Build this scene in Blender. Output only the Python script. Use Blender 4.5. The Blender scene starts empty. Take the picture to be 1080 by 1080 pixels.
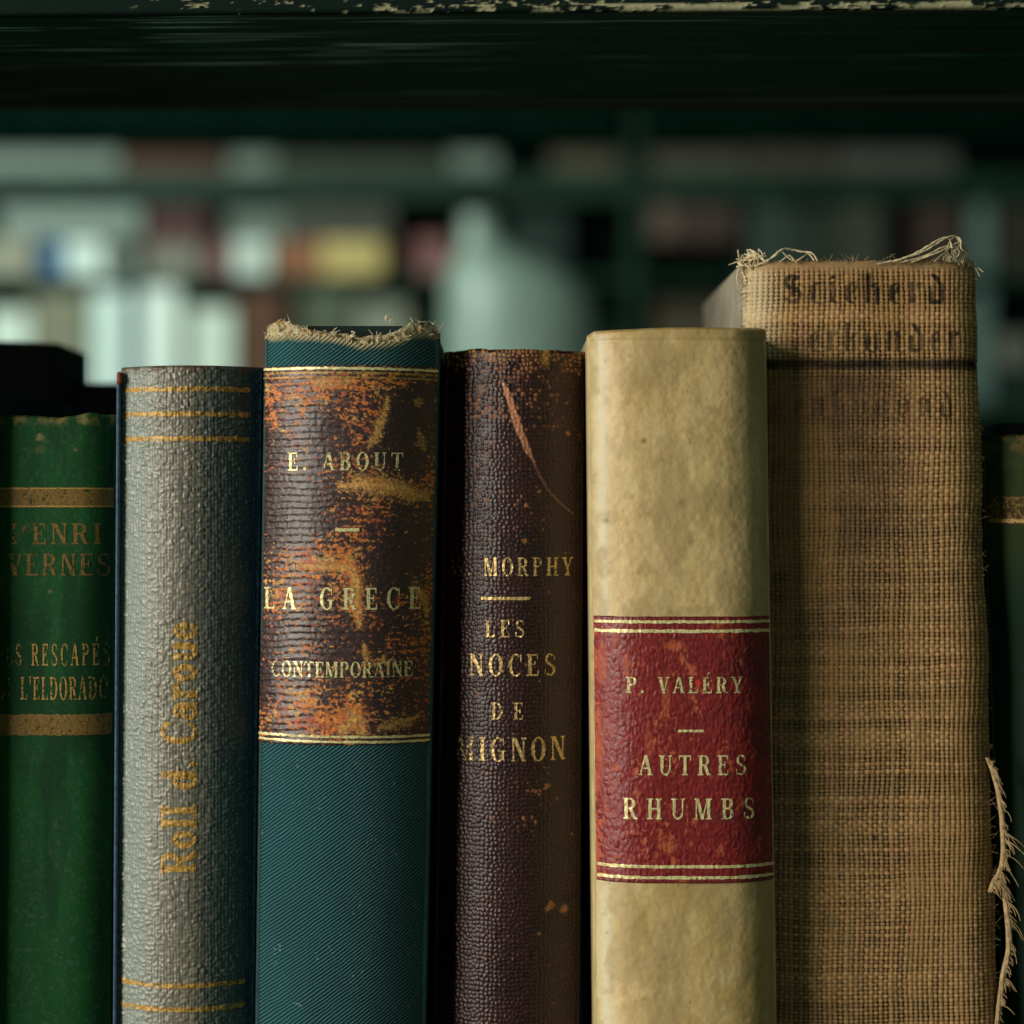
import bpy, bmesh, math, random
import numpy as np
random.seed(7)
rng = np.random.default_rng(11)
sc = bpy.context.scene
C = sc.collection

# ------------------------------------------------------------------ camera, light, exposure
D = 0.5                      # metres from the lens to the front of the row
S = 0.2 / 1080               # metres per photograph pixel on the plane of the spines
cam = bpy.data.cameras.new("camera")
cam.sensor_width = 36.0
cam.lens = 36.0 * D / 0.2
cam.clip_start = 0.02
cam.clip_end = 60
cam.dof.use_dof = True
cam.dof.focus_distance = D - 0.002
cam.dof.aperture_fstop = 10.2
camo = bpy.data.objects.new("camera", cam)
camo.location = (0, -D, 0)
camo.rotation_euler = (math.radians(90), 0, 0)
C.objects.link(camo)
sc.camera = camo

world = bpy.data.worlds.new("World")
sc.world = world
world.use_nodes = True
bg = world.node_tree.nodes["Background"]
bg.inputs[0].default_value = (0.20, 0.62, 0.44, 1)
bg.inputs[1].default_value = 0.085

sc.view_settings.view_transform = 'Standard'
sc.view_settings.look = 'None'
sc.view_settings.exposure = 0.0
sc.view_settings.gamma = 1.0
sc.cycles.use_denoising = True
sc.cycles.max_bounces = 8


def area_lamp(name, loc, target, power, sx, sy, col):
    l = bpy.data.lights.new(name, 'AREA')
    l.shape = 'RECTANGLE'
    l.size, l.size_y = sx, sy
    l.energy = power
    l.color = col
    o = bpy.data.objects.new(name, l)
    o.location = loc
    d = np.array(target) - np.array(loc)
    import mathutils
    o.rotation_euler = mathutils.Vector(d).to_track_quat('-Z', 'Y').to_euler()
    C.objects.link(o)
    return o


area_lamp("window_light", (-1.25, -0.74, 0.27), (0.0, 0.0, -0.02), 29.0, 0.80, 0.95, (1.0, 0.95, 0.84))
area_lamp("front_fill_light", (0.45, -1.9, 0.25), (0.0, 0.0, 0.0), 1.9, 1.1, 0.8, (1.0, 0.98, 0.86))  # weak frontal fill, added to lift the shaded sides and gaps
area_lamp("room_light", (-1.7, 2.7, 1.25), (-0.5, 5.3, 0.40), 88.0, 0.9, 0.5, (0.82, 1.0, 0.90))

# ------------------------------------------------------------------ numeric noise
_T = rng.random((8, 256, 256))


def vnoise(x, y, seed=0):
    x = np.asarray(x, float) + seed * 17.31
    y = np.asarray(y, float) + seed * 9.77
    xi = np.floor(x).astype(int)
    yi = np.floor(y).astype(int)
    fx = x - xi
    fy = y - yi
    fx = fx * fx * (3 - 2 * fx)
    fy = fy * fy * (3 - 2 * fy)
    t = _T[seed % 8]
    a = t[xi & 255, yi & 255]
    b = t[(xi + 1) & 255, yi & 255]
    c = t[xi & 255, (yi + 1) & 255]
    d = t[(xi + 1) & 255, (yi + 1) & 255]
    return (a * (1 - fx) + b * fx) * (1 - fy) + (c * (1 - fx) + d * fx) * fy


def fbm(x, y, seed=0, oct=4):
    s, a, n = 0, 1.0, 0
    x = np.asarray(x, float)
    y = np.asarray(y, float)
    for k in range(oct):
        s = s + a * vnoise(x * 2 ** k, y * 2 ** k, seed + k)
        n += a
        a *= 0.55
    return s / n


def worley(x, y, seed=0):
    x = np.asarray(x, float)
    y = np.asarray(y, float)
    xi = np.floor(x).astype(int)
    yi = np.floor(y).astype(int)
    f1 = np.full(x.shape, 9.0)
    f2 = np.full(x.shape, 9.0)
    idv = np.zeros(x.shape)
    t0, t1, t2 = _T[seed % 8], _T[(seed + 3) % 8], _T[(seed + 5) % 8]
    for dx in (-1, 0, 1):
        for dy in (-1, 0, 1):
            cx, cy = xi + dx, yi + dy
            px = cx + 0.15 + 0.7 * t0[cx & 255, cy & 255]
            py = cy + 0.15 + 0.7 * t1[cx & 255, cy & 255]
            d = np.hypot(px - x, py - y)
            near = d < f1
            f2 = np.where(near, f1, np.minimum(f2, d))
            idv = np.where(near, t2[cx & 255, cy & 255], idv)
            f1 = np.where(near, d, f1)
    return f1, f2, idv


def sstep(a, b, x):
    t = np.clip((np.asarray(x, float) - a) / (b - a), 0, 1)
    return t * t * (3 - 2 * t)


def lerp(a, b, t):
    return a + (b - a) * t


def mixc(c, col, f):
    return c * (1 - f[..., None]) + np.array(col, float) * f[..., None]


def seg_dist(px, py, pts):
    """distance to a polyline and the position along it (0..1)"""
    best = np.full(np.shape(px), 1e9)
    pos = np.zeros(np.shape(px))
    n = len(pts) - 1
    for i in range(n):
        (ax, ay), (bx, by) = pts[i], pts[i + 1]
        vx, vy = bx - ax, by - ay
        t = np.clip(((px - ax) * vx + (py - ay) * vy) / (vx * vx + vy * vy), 0, 1)
        d = np.hypot(px - ax - t * vx, py - ay - t * vy)
        pos = np.where(d < best, (i + t) / n, pos)
        best = np.minimum(best, d)
    return best, pos


# ------------------------------------------------------------------ objects
def link(name, me, mat=None, parent=None):
    o = bpy.data.objects.new(name, me)
    C.objects.link(o)
    if mat is not None:
        me.materials.append(mat)
    if parent is not None:
        o.parent = parent
        o.matrix_parent_inverse = parent.matrix_world.inverted()
    return o


def thing(name, label, cat, loc=(0, 0, 0), group=None):
    o = bpy.data.objects.new(name, None)
    o.empty_display_size = 0.02
    o.location = loc
    C.objects.link(o)
    o['label'] = label
    o['category'] = cat
    if group:
        o['group'] = group
    bpy.context.view_layer.update()
    return o


def tag(o, label, cat, group=None):
    o['label'] = label
    o['category'] = cat
    if group:
        o['group'] = group
    return o


def np_mesh(name, verts, quads, col=None, rough=None, uv=None, fac=None, smooth=True):
    me = bpy.data.meshes.new(name)
    verts = np.asarray(verts, np.float32).reshape(-1, 3)
    quads = np.asarray(quads, np.int32).reshape(-1, 4)
    n, m = len(verts), len(quads)
    me.vertices.add(n)
    me.vertices.foreach_set("co", verts.ravel())
    me.loops.add(m * 4)
    me.loops.foreach_set("vertex_index", quads.ravel())
    me.polygons.add(m)
    me.polygons.foreach_set("loop_start", np.arange(0, m * 4, 4, dtype=np.int32))
    me.polygons.foreach_set("loop_total", np.full(m, 4, np.int32))
    me.polygons.foreach_set("use_smooth", np.full(m, smooth, bool))
    me.update(calc_edges=True)
    if col is not None:
        a = me.attributes.new("tint", 'FLOAT_COLOR', 'POINT')
        c = np.ones((n, 4), np.float32)
        c[:, :3] = np.clip(np.asarray(col).reshape(-1, 3), 0.0015, 1)
        a.data.foreach_set("color", c.ravel())
    if rough is not None:
        a = me.attributes.new("gloss", 'FLOAT', 'POINT')
        a.data.foreach_set("value", np.asarray(rough, np.float32).ravel())
    if fac is not None:
        a = me.attributes.new("wear", 'FLOAT', 'POINT')
        a.data.foreach_set("value", np.asarray(fac, np.float32).ravel())
    if uv is not None:
        l = me.uv_layers.new(name="UVMap")
        u = np.asarray(uv, np.float32).reshape(-1, 2)[quads.ravel()]
        l.data.foreach_set("uv", u.ravel())
    me.validate()
    return me


def grid_quads(nr, nc, base=0):
    i = np.arange(nr - 1)[:, None] * nc + np.arange(nc - 1)[None, :] + base
    return np.stack([i, i + nc, i + nc + 1, i + 1], -1).reshape(-1, 4)


def hexa(name, xt, xb, y0, y1, zt, zb, bevel=0.0004, mat=None, parent=None, seg=2):
    """a slab with its own left/right edge at top and bottom"""
    bm = bmesh.new()
    v = []
    for (z, (a, b)) in ((zb, xb), (zt, xt)):
        for (x, y) in ((a, y0), (b, y0), (b, y1), (a, y1)):
            v.append(bm.verts.new((x, y, z)))
    for f in ((3, 2, 1, 0), (4, 5, 6, 7), (0, 1, 5, 4), (1, 2, 6, 5), (2, 3, 7, 6), (3, 0, 4, 7)):
        bm.faces.new([v[k] for k in f])
    if bevel:
        bmesh.ops.bevel(bm, geom=list(bm.edges), offset=bevel, segments=seg, affect='EDGES', profile=0.5)
    bm.normal_update()
    me = bpy.data.meshes.new(name)
    bm.to_mesh(me)
    bm.free()
    me.polygons.foreach_set("use_smooth", np.full(len(me.polygons), False))
    return link(name, me, mat, parent)


class Tubes:
    def __init__(self):
        self.v, self.q, self.n = [], [], 0

    def add(self, pts, r, sides=5):
        p = np.asarray(pts, float)
        n = len(p)
        r = np.broadcast_to(np.asarray(r, float), (n,))
        t = np.gradient(p, axis=0)
        t /= np.linalg.norm(t, axis=1)[:, None] + 1e-12
        up = np.where(np.abs(t[:, 1:2]) < 0.9, np.array([[0, 1.0, 0]]), np.array([[1.0, 0, 0]]))
        a = np.cross(t, up)
        a /= np.linalg.norm(a, axis=1)[:, None] + 1e-12
        b = np.cross(t, a)
        ang = np.linspace(0, 2 * math.pi, sides, endpoint=False)
        ring = p[:, None] + r[:, None, None] * (a[:, None] * np.cos(ang)[None, :, None] + b[:, None] * np.sin(ang)[None, :, None])
        self.v.append(ring.reshape(-1, 3))
        i = np.arange(n - 1)[:, None] * sides
        j = np.arange(sides)[None, :]
        k = (j + 1) % sides
        self.q.append(np.stack([i + j, i + k, i + sides + k, i + sides + j], -1).reshape(-1, 4) + self.n)
        self.n += n * sides

    def build(self, name, mat, parent):
        return link(name, np_mesh(name, np.concatenate(self.v), np.concatenate(self.q)), mat, parent)


def spline(pts, n):
    p = np.asarray(pts, float)
    p = np.vstack([2 * p[0] - p[1], p, 2 * p[-1] - p[-2]])
    u = np.linspace(0, len(p) - 3 - 1e-6, n)
    i = np.floor(u).astype(int)
    t = (u - i)[:, None]
    p0, p1, p2, p3 = p[i], p[i + 1], p[i + 2], p[i + 3]
    return 0.5 * ((2 * p1) + (p2 - p0) * t + (2 * p0 - 5 * p1 + 4 * p2 - p3) * t ** 2 + (3 * p1 - p0 - 3 * p2 + p3) * t ** 3)


# ------------------------------------------------------------------ materials
class Nodes:
    def __init__(self, name):
        self.m = bpy.data.materials.new(name)
        self.m.use_nodes = True
        self.t = self.m.node_tree
        self.b = self.t.nodes["Principled BSDF"]

    def n(self, typ, **kw):
        x = self.t.nodes.new(typ)
        for k, v in kw.items():
            setattr(x, k, v)
        return x

    def l(self, a, b):
        self.t.links.new(a, b)

    def math(self, op, a, b=None, c=None):
        x = self.n('ShaderNodeMath', operation=op)
        for i, v in enumerate((a, b, c)):
            if v is None:
                continue
            if isinstance(v, (int, float)):
                x.inputs[i].default_value = v
            else:
                self.l(v, x.inputs[i])
        return x.outputs[0]


def tinted(name, bump='fine', amount=0.3, freq=1.0, rough=None, spec=0.5, vary=0.25, dist=0.0001):
    """surface whose dye and wear come from the mesh, with a procedural fine relief"""
    N = Nodes(name)
    a = N.n('ShaderNodeAttribute', attribute_name='tint')
    uv = N.n('ShaderNodeUVMap')
    no = N.n('ShaderNodeTexNoise')
    no.inputs['Scale'].default_value = 60 * freq
    no.inputs['Detail'].default_value = 5
    N.l(uv.outputs[0], no.inputs['Vector'])
    k = N.math('MULTIPLY_ADD', no.outputs['Fac'], 2 * vary, 1 - vary)
    mx = N.n('ShaderNodeMix', data_type='RGBA', blend_type='MULTIPLY')
    mx.inputs['Factor'].default_value = 1
    N.l(a.outputs['Color'], mx.inputs['A'])
    N.l(k, mx.inputs['B'])
    N.l(mx.outputs['Result'], N.b.inputs['Base Color'])
    if rough is None:
        g = N.n('ShaderNodeAttribute', attribute_name='gloss')
        N.l(g.outputs['Fac'], N.b.inputs['Roughness'])
    else:
        N.b.inputs['Roughness'].default_value = rough
    N.b.inputs['Specular IOR Level'].default_value = spec
    h = None
    if bump == 'fine':
        h = no.outputs['Fac']
    elif bump == 'pebble':
        v = N.n('ShaderNodeTexVoronoi', feature='SMOOTH_F1', voronoi_dimensions='2D')
        v.inputs['Scale'].default_value = 22 * freq
        v.inputs['Smoothness'].default_value = 0.35
        N.l(uv.outputs[0], v.inputs['Vector'])
        h = N.math('MULTIPLY_ADD', v.outputs['Distance'], -1.0, no.outputs['Fac'])
    elif bump == 'twill':
        sp = N.n('ShaderNodeSeparateXYZ')
        N.l(uv.outputs[0], sp.inputs[0])
        # the ribs of the twill climb to the right
        ph = N.math('MULTIPLY_ADD', sp.outputs[0], -114.0, N.math('MULTIPLY', sp.outputs[1], 156.0))
        wob = N.n('ShaderNodeTexNoise')
        wob.inputs['Scale'].default_value = 4
        N.l(uv.outputs[0], wob.inputs['Vector'])
        ph = N.math('MULTIPLY_ADD', wob.outputs['Fac'], 7.0, ph)
        s1 = N.math('SINE', ph)
        # crossing threads cut each rib into stitches
        s2 = N.math('SINE', N.math('MULTIPLY_ADD', sp.outputs[0], 250.0, N.math('MULTIPLY', sp.outputs[1], 190.0)))
        h = N.math('MULTIPLY_ADD', s2, 0.22, s1)
        h = N.math('MULTIPLY_ADD', no.outputs['Fac'], 0.8, h)
        # raised threads are mixed paler
        f = N.math('MULTIPLY', N.math('SUBTRACT', h, 0.35), 0.55)
        f = N.math('MINIMUM', N.math('MAXIMUM', f, 0.0), 1.0)
        m2 = N.n('ShaderNodeMix', data_type='RGBA')
        N.l(f, m2.inputs['Factor'])
        N.l(mx.outputs['Result'], m2.inputs['A'])
        m2.inputs['B'].default_value = (0.10, 0.25, 0.26, 1)
        N.l(m2.outputs['Result'], N.b.inputs['Base Color'])
    bp = N.n('ShaderNodeBump')
    bp.inputs['Strength'].default_value = amount
    bp.inputs['Distance'].default_value = dist
    N.l(h, bp.inputs['Height'])
    N.l(bp.outputs[0], N.b.inputs['Normal'])
    return N.m


def plain(name, col, rough=0.6, spec=0.4, scale=300.0, vary=0.35, bump=0.2, dist=0.0002, stretch=(1, 1, 1)):
    N = Nodes(name)
    tc = N.n('ShaderNodeTexCoord')
    mp = N.n('ShaderNodeMapping')
    mp.inputs['Scale'].default_value = stretch
    N.l(tc.outputs['Object'], mp.inputs[0])
    no = N.n('ShaderNodeTexNoise')
    no.inputs['Scale'].default_value = scale
    no.inputs['Detail'].default_value = 6
    N.l(mp.outputs[0], no.inputs['Vector'])
    cr = N.n('ShaderNodeValToRGB')
    cr.color_ramp.elements[0].position = 0.3
    cr.color_ramp.elements[1].position = 0.7
    cr.color_ramp.elements[0].color = tuple(c * (1 - vary) for c in col) + (1,)
    cr.color_ramp.elements[1].color = tuple(min(1, c * (1 + vary)) for c in col) + (1,)
    N.l(no.outputs['Fac'], cr.inputs[0])
    N.l(cr.outputs[0], N.b.inputs['Base Color'])
    N.b.inputs['Roughness'].default_value = rough
    N.b.inputs['Specular IOR Level'].default_value = spec
    bp = N.n('ShaderNodeBump')
    bp.inputs['Strength'].default_value = bump
    bp.inputs['Distance'].default_value = dist
    N.l(no.outputs['Fac'], bp.inputs['Height'])
    N.l(bp.outputs[0], N.b.inputs['Normal'])
    return N.m


def gilt(name, col, metal=0.3, rough=0.42, grain=1900.0, soft=0.14):
    """gold leaf that has flaked where the wear attribute is high"""
    N = Nodes(name)
    N.b.inputs['Metallic'].default_value = metal
    N.b.inputs['Roughness'].default_value = rough
    tc = N.n('ShaderNodeTexCoord')
    no = N.n('ShaderNodeTexNoise')
    no.inputs['Scale'].default_value = grain
    no.inputs['Detail'].default_value = 4
    N.l(tc.outputs['Object'], no.inputs['Vector'])
    n2 = N.n('ShaderNodeTexNoise')
    n2.inputs['Scale'].default_value = grain * 2.7
    N.l(tc.outputs['Object'], n2.inputs['Vector'])
    cr = N.n('ShaderNodeValToRGB')
    cr.color_ramp.elements[0].position = 0.32
    cr.color_ramp.elements[1].position = 0.68
    cr.color_ramp.elements[0].color = tuple(c * 0.55 for c in col) + (1,)
    cr.color_ramp.elements[1].color = tuple(min(1, c * 1.3) for c in col) + (1,)
    N.l(n2.outputs['Fac'], cr.inputs[0])
    N.l(cr.outputs[0], N.b.inputs['Base Color'])
    w = N.n('ShaderNodeAttribute', attribute_name='wear')
    # noise is centred on 0.5 : stretch it, then compare with the wear
    st = N.math('MULTIPLY_ADD', no.outputs['Fac'], 2.4, -0.7)
    d = N.math('SUBTRACT', st, w.outputs['Fac'])
    f = N.math('DIVIDE', N.math('ADD', d, soft), 2 * soft)
    f = N.math('MINIMUM', N.math('MAXIMUM', f, 0.0), 1.0)
    tr = N.n('ShaderNodeBsdfTransparent')
    ms = N.n('ShaderNodeMixShader')
    N.l(f, ms.inputs[0])
    N.l(tr.outputs[0], ms.inputs[1])
    N.l(N.b.outputs[0], ms.inputs[2])
    N.l(ms.outputs[0], N.t.nodes['Material Output'].inputs['Surface'])
    bp = N.n('ShaderNodeBump')
    bp.inputs['Strength'].default_value = 0.5
    bp.inputs['Distance'].default_value = 0.0001
    N.l(no.outputs['Fac'], bp.inputs['Height'])
    N.l(bp.outputs[0], N.b.inputs['Normal'])
    return N.m


M_PAGE = plain('page_edges', (0.42, 0.34, 0.22), 0.8, 0.2, 60, 0.3, 0.6, 0.0003, (40, 1, 1))
M_GOLD = gilt('gold_leaf', (0.80, 0.52, 0.20))
M_GOLD_PALE = gilt('pale_gold_leaf', (0.90, 0.70, 0.33), 0.25)
M_GOLD_DULL = gilt('dull_gold', (0.21, 0.125, 0.036), 0.1, 0.6, 1300.0)
M_GOLD_DULL.node_tree.nodes['Principled BSDF'].inputs['Specular IOR Level'].default_value = 0.15
M_GOLD_OCHRE = gilt('ochre_gold', (0.46, 0.26, 0.06), 0.2, 0.5)
M_GOLD_BROWN = gilt('brown_gold', (0.47, 0.265, 0.05), 0.15, 0.5, 1500.0)
M_FIBRE = plain('cotton_fibre', (0.70, 0.60, 0.40), 0.85, 0.2, 900)
M_THREAD = plain('dusty_thread', (0.56, 0.46, 0.28), 0.9, 0.15, 900, 0.5)
M_FIBRE_TAN = plain('jute_fibre', (0.38, 0.26, 0.13), 0.85, 0.2, 900)

# ------------------------------------------------------------------ lettering (own serif alphabet)
TK, TN, SL, SH = 0.19, 0.075, 0.085, 0.065      # thick, thin, serif reach, serif height


def _q(*p):
    return [np.array(p, float)]


def vs(x, y0=0, y1=1, t=TK):
    return _q((x, y0), (x + t, y0), (x + t, y1), (x, y1))


def hs(x0, x1, y, t=TN):
    return _q((x0, y), (x1, y), (x1, y + t), (x0, y + t))


def dg(x0, y0, x1, y1, t):
    return _q((x0, y0), (x0 + t, y0), (x1 + t, y1), (x1, y1))


def stem(x, y0=0, y1=1, t=TK, bot=True, top=True):
    r = vs(x, y0, y1, t)
    if bot:
        r += hs(x - SL, x + t + SL, y0, SH)
    if top:
        r += hs(x - SL, x + t + SL, y1 - SH, SH)
    return r


def arc(cx, cy, rx, ry, a0, a1, tx, ty, n=14):
    r = []
    a = np.radians(np.linspace(a0, a1, n + 1))
    o = np.stack([cx + rx * np.cos(a), cy + ry * np.sin(a)], 1)
    i = np.stack([cx + (rx - tx) * np.cos(a), cy + (ry - ty) * np.sin(a)], 1)
    for k in range(n):
        r.append(np.array([o[k], o[k + 1], i[k + 1], i[k]]))
    return r


def tick(x, y, up, h=0.26):
    return _q((x - 0.09, y), (x, y), (x, y + up * h), (x - 0.035, y + up * h)) if up > 0 else \
        _q((x - 0.035, y - h), (x, y - h), (x, y), (x - 0.09, y))


def G(ch):
    """(list of quads, advance width)"""
    if ch == 'I': return stem(.09), .37
    if ch == 'L': return stem(.09) + hs(.2, .68, 0) + tick(.68, 0, 1), .72
    if ch in 'EÉ':
        r = stem(.09) + hs(.2, .66, 0) + hs(.2, .64, 1 - TN) + hs(.25, .48, .49, .07) + tick(.68, 0, 1) + tick(.65, 1, -1) + vs(.45, .38, .68, .05)
        if ch == 'É': r += _q((.34, 1.10), (.42, 1.08), (.58, 1.30), (.44, 1.30))
        return r, .73
    if ch == 'F': return stem(.09) + hs(.2, .64, 1 - TN) + hs(.25, .48, .47, .07) + tick(.65, 1, -1), .68
    if ch == 'H': return stem(.09) + stem(.60) + hs(.25, .62, .47), .88
    if ch == 'N': return stem(.10, t=TN + .01) + stem(.66, t=TN + .01, bot=False) + dg(.62, 0, .10, 1, .2), .84
    if ch == 'M': return stem(.08, t=TN) + stem(.76) + dg(.40, 0, .08, 1, .19) + dg(.46, 0, .74, 1, .07), 1.04
    if ch == 'A': return dg(.06, 0, .36, 1, .075) + dg(.60, 0, .33, 1, .2) + hs(.2, .6, .32, .065) + hs(-.02, .22, 0, SH) + hs(.54, .86, 0, SH), .84
    if ch == 'V': return dg(.32, 0, .06, 1, .2) + dg(.38, 0, .66, 1, .075) + hs(-.02, .32, 1 - SH, SH) + hs(.56, .82, 1 - SH, SH), .80
    if ch == 'Y': return vs(.32, 0, .46) + hs(.22, .61, 0, SH) + dg(.32, .44, .05, 1, .19) + dg(.42, .44, .68, 1, .075) + hs(-.03, .31, 1 - SH, SH) + hs(.57, .84, 1 - SH, SH), .82
    if ch == 'U': return vs(.09, .3, 1) + hs(0, .37, 1 - SH, SH) + vs(.64, .3, 1, TN) + hs(.55, .81, 1 - SH, SH) + arc(.40, .32, .315, .33, 180, 360, .13, .09), .82
    if ch == 'T': return stem(.29, top=False) + hs(.02, .75, 1 - TN) + tick(.76, 1, -1) + _q((.01, .74), (.045, .74), (.1, 1), (.01, 1)), .77
    if ch in 'RP':
        r = stem(.09) + arc(.42, .74, .30, .26, -90, 90, TK, .07) + hs(.24, .43, 1 - .07, .07) + hs(.24, .43, .48, .07)
        if ch == 'R': return r + dg(.58, 0, .36, .5, .19) + hs(.58, .84, 0, SH), .82
        return r, .75
    if ch == 'B': return stem(.09) + arc(.42, .76, .26, .24, -90, 90, TK, .06) + arc(.42, .27, .31, .27, -90, 90, TK, .07) + hs(.24, .43, .94, .06) + hs(.24, .43, .49, .06) + hs(.24, .43, 0, .06), .77
    if ch == 'D': return stem(.09) + arc(.38, .5, .42, .5, -90, 90, TK, .07) + hs(.22, .39, .93, .07) + hs(.22, .39, 0, .07), .84
    if ch == 'O': return arc(.42, .5, .40, .52, 0, 360, TK, .06, 26), .84
    if ch in 'CG':
        r = arc(.44, .5, .41, .52, 48, 312, TK, .06, 22) + vs(.70, .66, .98, .05)
        if ch == 'G': return r + vs(.58, .06, .42, .17) + hs(.48, .84, .40, SH), .88
        return r + vs(.69, .1, .26, .035), .78
    if ch == 'S':
        r = arc(.33, .745, .27, .27, 40, 270, .13, .07, 14) + arc(.35, .255, .30, .27, -140, 90, .15, .07, 16)
        r += dg(.36, .40, .20, .60, .16) + vs(.55, .70, .98, .045) + vs(.04, .03, .30, .045)
        return r, .68
    if ch == '.': return arc(.12, .09, .10, .10, 0, 360, .10, .10, 8), .26
    if ch == "'": return _q((.10, .68), (.16, .68), (.22, 1.02), (.05, 1.02)), .26
    # lower case, heavy
    t = .2
    if ch == 'o': return arc(.30, .33, .29, .35, 0, 360, t, .1, 18), .62
    if ch == 'l': return stem(.09, t=t), .37
    if ch == 'd': return arc(.30, .33, .29, .35, 0, 360, t, .1, 18) + vs(.42, 0, 1, t), .68
    if ch == 'a': return arc(.28, .22, .26, .23, 0, 360, .15, .09, 14) + vs(.40, 0, .5, t) + arc(.32, .42, .28, .25, 0, 150, t, .1, 8), .66
    if ch == 'r': return stem(.08, 0, .67, t) + arc(.42, .42, .2, .25, 20, 150, .12, .13, 8), .56
    if ch == 'u': return vs(.07, .2, .67, t) + vs(.44, 0, .67, t) + arc(.35, .24, .28, .25, 180, 320, t, .12, 8), .70
    if ch == 'e': return arc(.30, .33, .29, .35, 30, 330, t, .1, 16) + hs(.12, .56, .30, .09) + arc(.30, .33, .29, .35, -2, 40, .12, .1, 4), .62
    # broken letter (black print on the woven book)
    if ch == 'X_S': return arc(.34, .72, .32, .28, 30, 280, .17, .14, 12) + arc(.36, .28, .34, .30, -160, 100, .17, .14, 12) + vs(.3, .2, .85, .13), .76
    if ch == 'X_c': return vs(.08, .08, .62, .2) + dg(.08, .06, .3, -.02, .2) + dg(.1, .60, .28, .72, .22), .54
    if ch == 'X_i': return vs(.08, .06, .62, .2) + dg(.02, .62, .12, .74, .2) + dg(.08, .08, .26, -.02, .18) + dg(.1, .82, .14, .96, .16), .42
    if ch == 'X_e': return vs(.08, .08, .62, .2) + dg(.08, .08, .3, -.02, .2) + dg(.1, .58, .3, .72, .2) + dg(.28, .34, .36, .62, .16), .56
    if ch == 'X_h': return vs(.08, 0, 1.02, .2) + vs(.44, -.06, .58, .19) + dg(.2, .54, .42, .72, .2), .72
    if ch == 'X_n': return vs(.08, .02, .64, .2) + vs(.46, .02, .62, .2) + dg(.02, .6, .14, .74, .2) + dg(.34, .58, .48, .72, .2) + dg(.46, .06, .6, -.02, .2), .76
    if ch == 'X_r': return vs(.08, .02, .64, .2) + dg(.02, .6, .14, .74, .2) + dg(.3, .56, .38, .72, .2), .56
    if ch == 'X_d': return vs(.06, .08, .58, .2) + vs(.46, .06, .6, .2) + hs(.1, .6, -.02, .14) + dg(.5, .56, .14, 1.0, .22), .74
    if ch == 'X_k': return vs(.08, 0, 1.02, .2) + vs(.36, .02, .4, .18) + dg(.26, .4, .42, .66, .2), .66
    if ch == 'X_u': return vs(.08, .06, .66, .2) + vs(.46, .06, .66, .2) + dg(.08, .08, .4, -.04, .2), .76
    if ch == 'X_t': return vs(.1, .06, .9, .2) + hs(0, .42, .56, .12) + dg(.1, .08, .3, -.02, .18), .48
    return [], .4


def layout(chars, x0, x1, ytop, ybot, aspect=1.0, wears=None):
    """letters stretched over the span x0..x1; quads in photograph pixels plus the wear of each"""
    h = ybot - ytop
    gl = [G(c) if c != ' ' else ([], .42) for c in chars]
    adv = sum(g[1] for g in gl) * h * aspect
    gap = (x1 - x0 - adv) / max(1, len(gl) - 1)
    out, x = [], x0
    for i, (qs, w) in enumerate(gl):
        for q in qs:
            p = np.stack([x + q[:, 0] * h * aspect, ybot - q[:, 1] * h], 1)
            out.append((p, 0.0 if wears is None else wears[i]))
        x += w * h * aspect + gap
    return out


def raster(polys, PX, PY):
    m = np.zeros(PX.shape)
    for p, w in polys:
        x0, y0 = p.min(0) - 1
        x1, y1 = p.max(0) + 1
        sel = np.where((PX > x0) & (PX < x1) & (PY > y0) & (PY < y1))
        if len(sel[0]) == 0:
            continue
        x, y = PX[sel], PY[sel]
        area = 0
        for i in range(4):
            a, b = p[i], p[(i + 1) % 4]
            area += a[0] * b[1] - b[0] * a[1]
        sg = 1 if area > 0 else -1
        ins = np.full(x.shape, 9.0)
        for i in range(4):
            a, b = p[i], p[(i + 1) % 4]
            L = np.hypot(*(b - a)) + 1e-9
            ins = np.minimum(ins, sg * ((b[0] - a[0]) * (y - a[1]) - (b[1] - a[1]) * (x - a[0])) / L)
        m[sel] = np.maximum(m[sel], np.clip(ins * 0.8 + 0.5, 0, 1) * (1 - w))
    return m


# ------------------------------------------------------------------ books
FLOOR_PY = 1230.0


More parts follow.
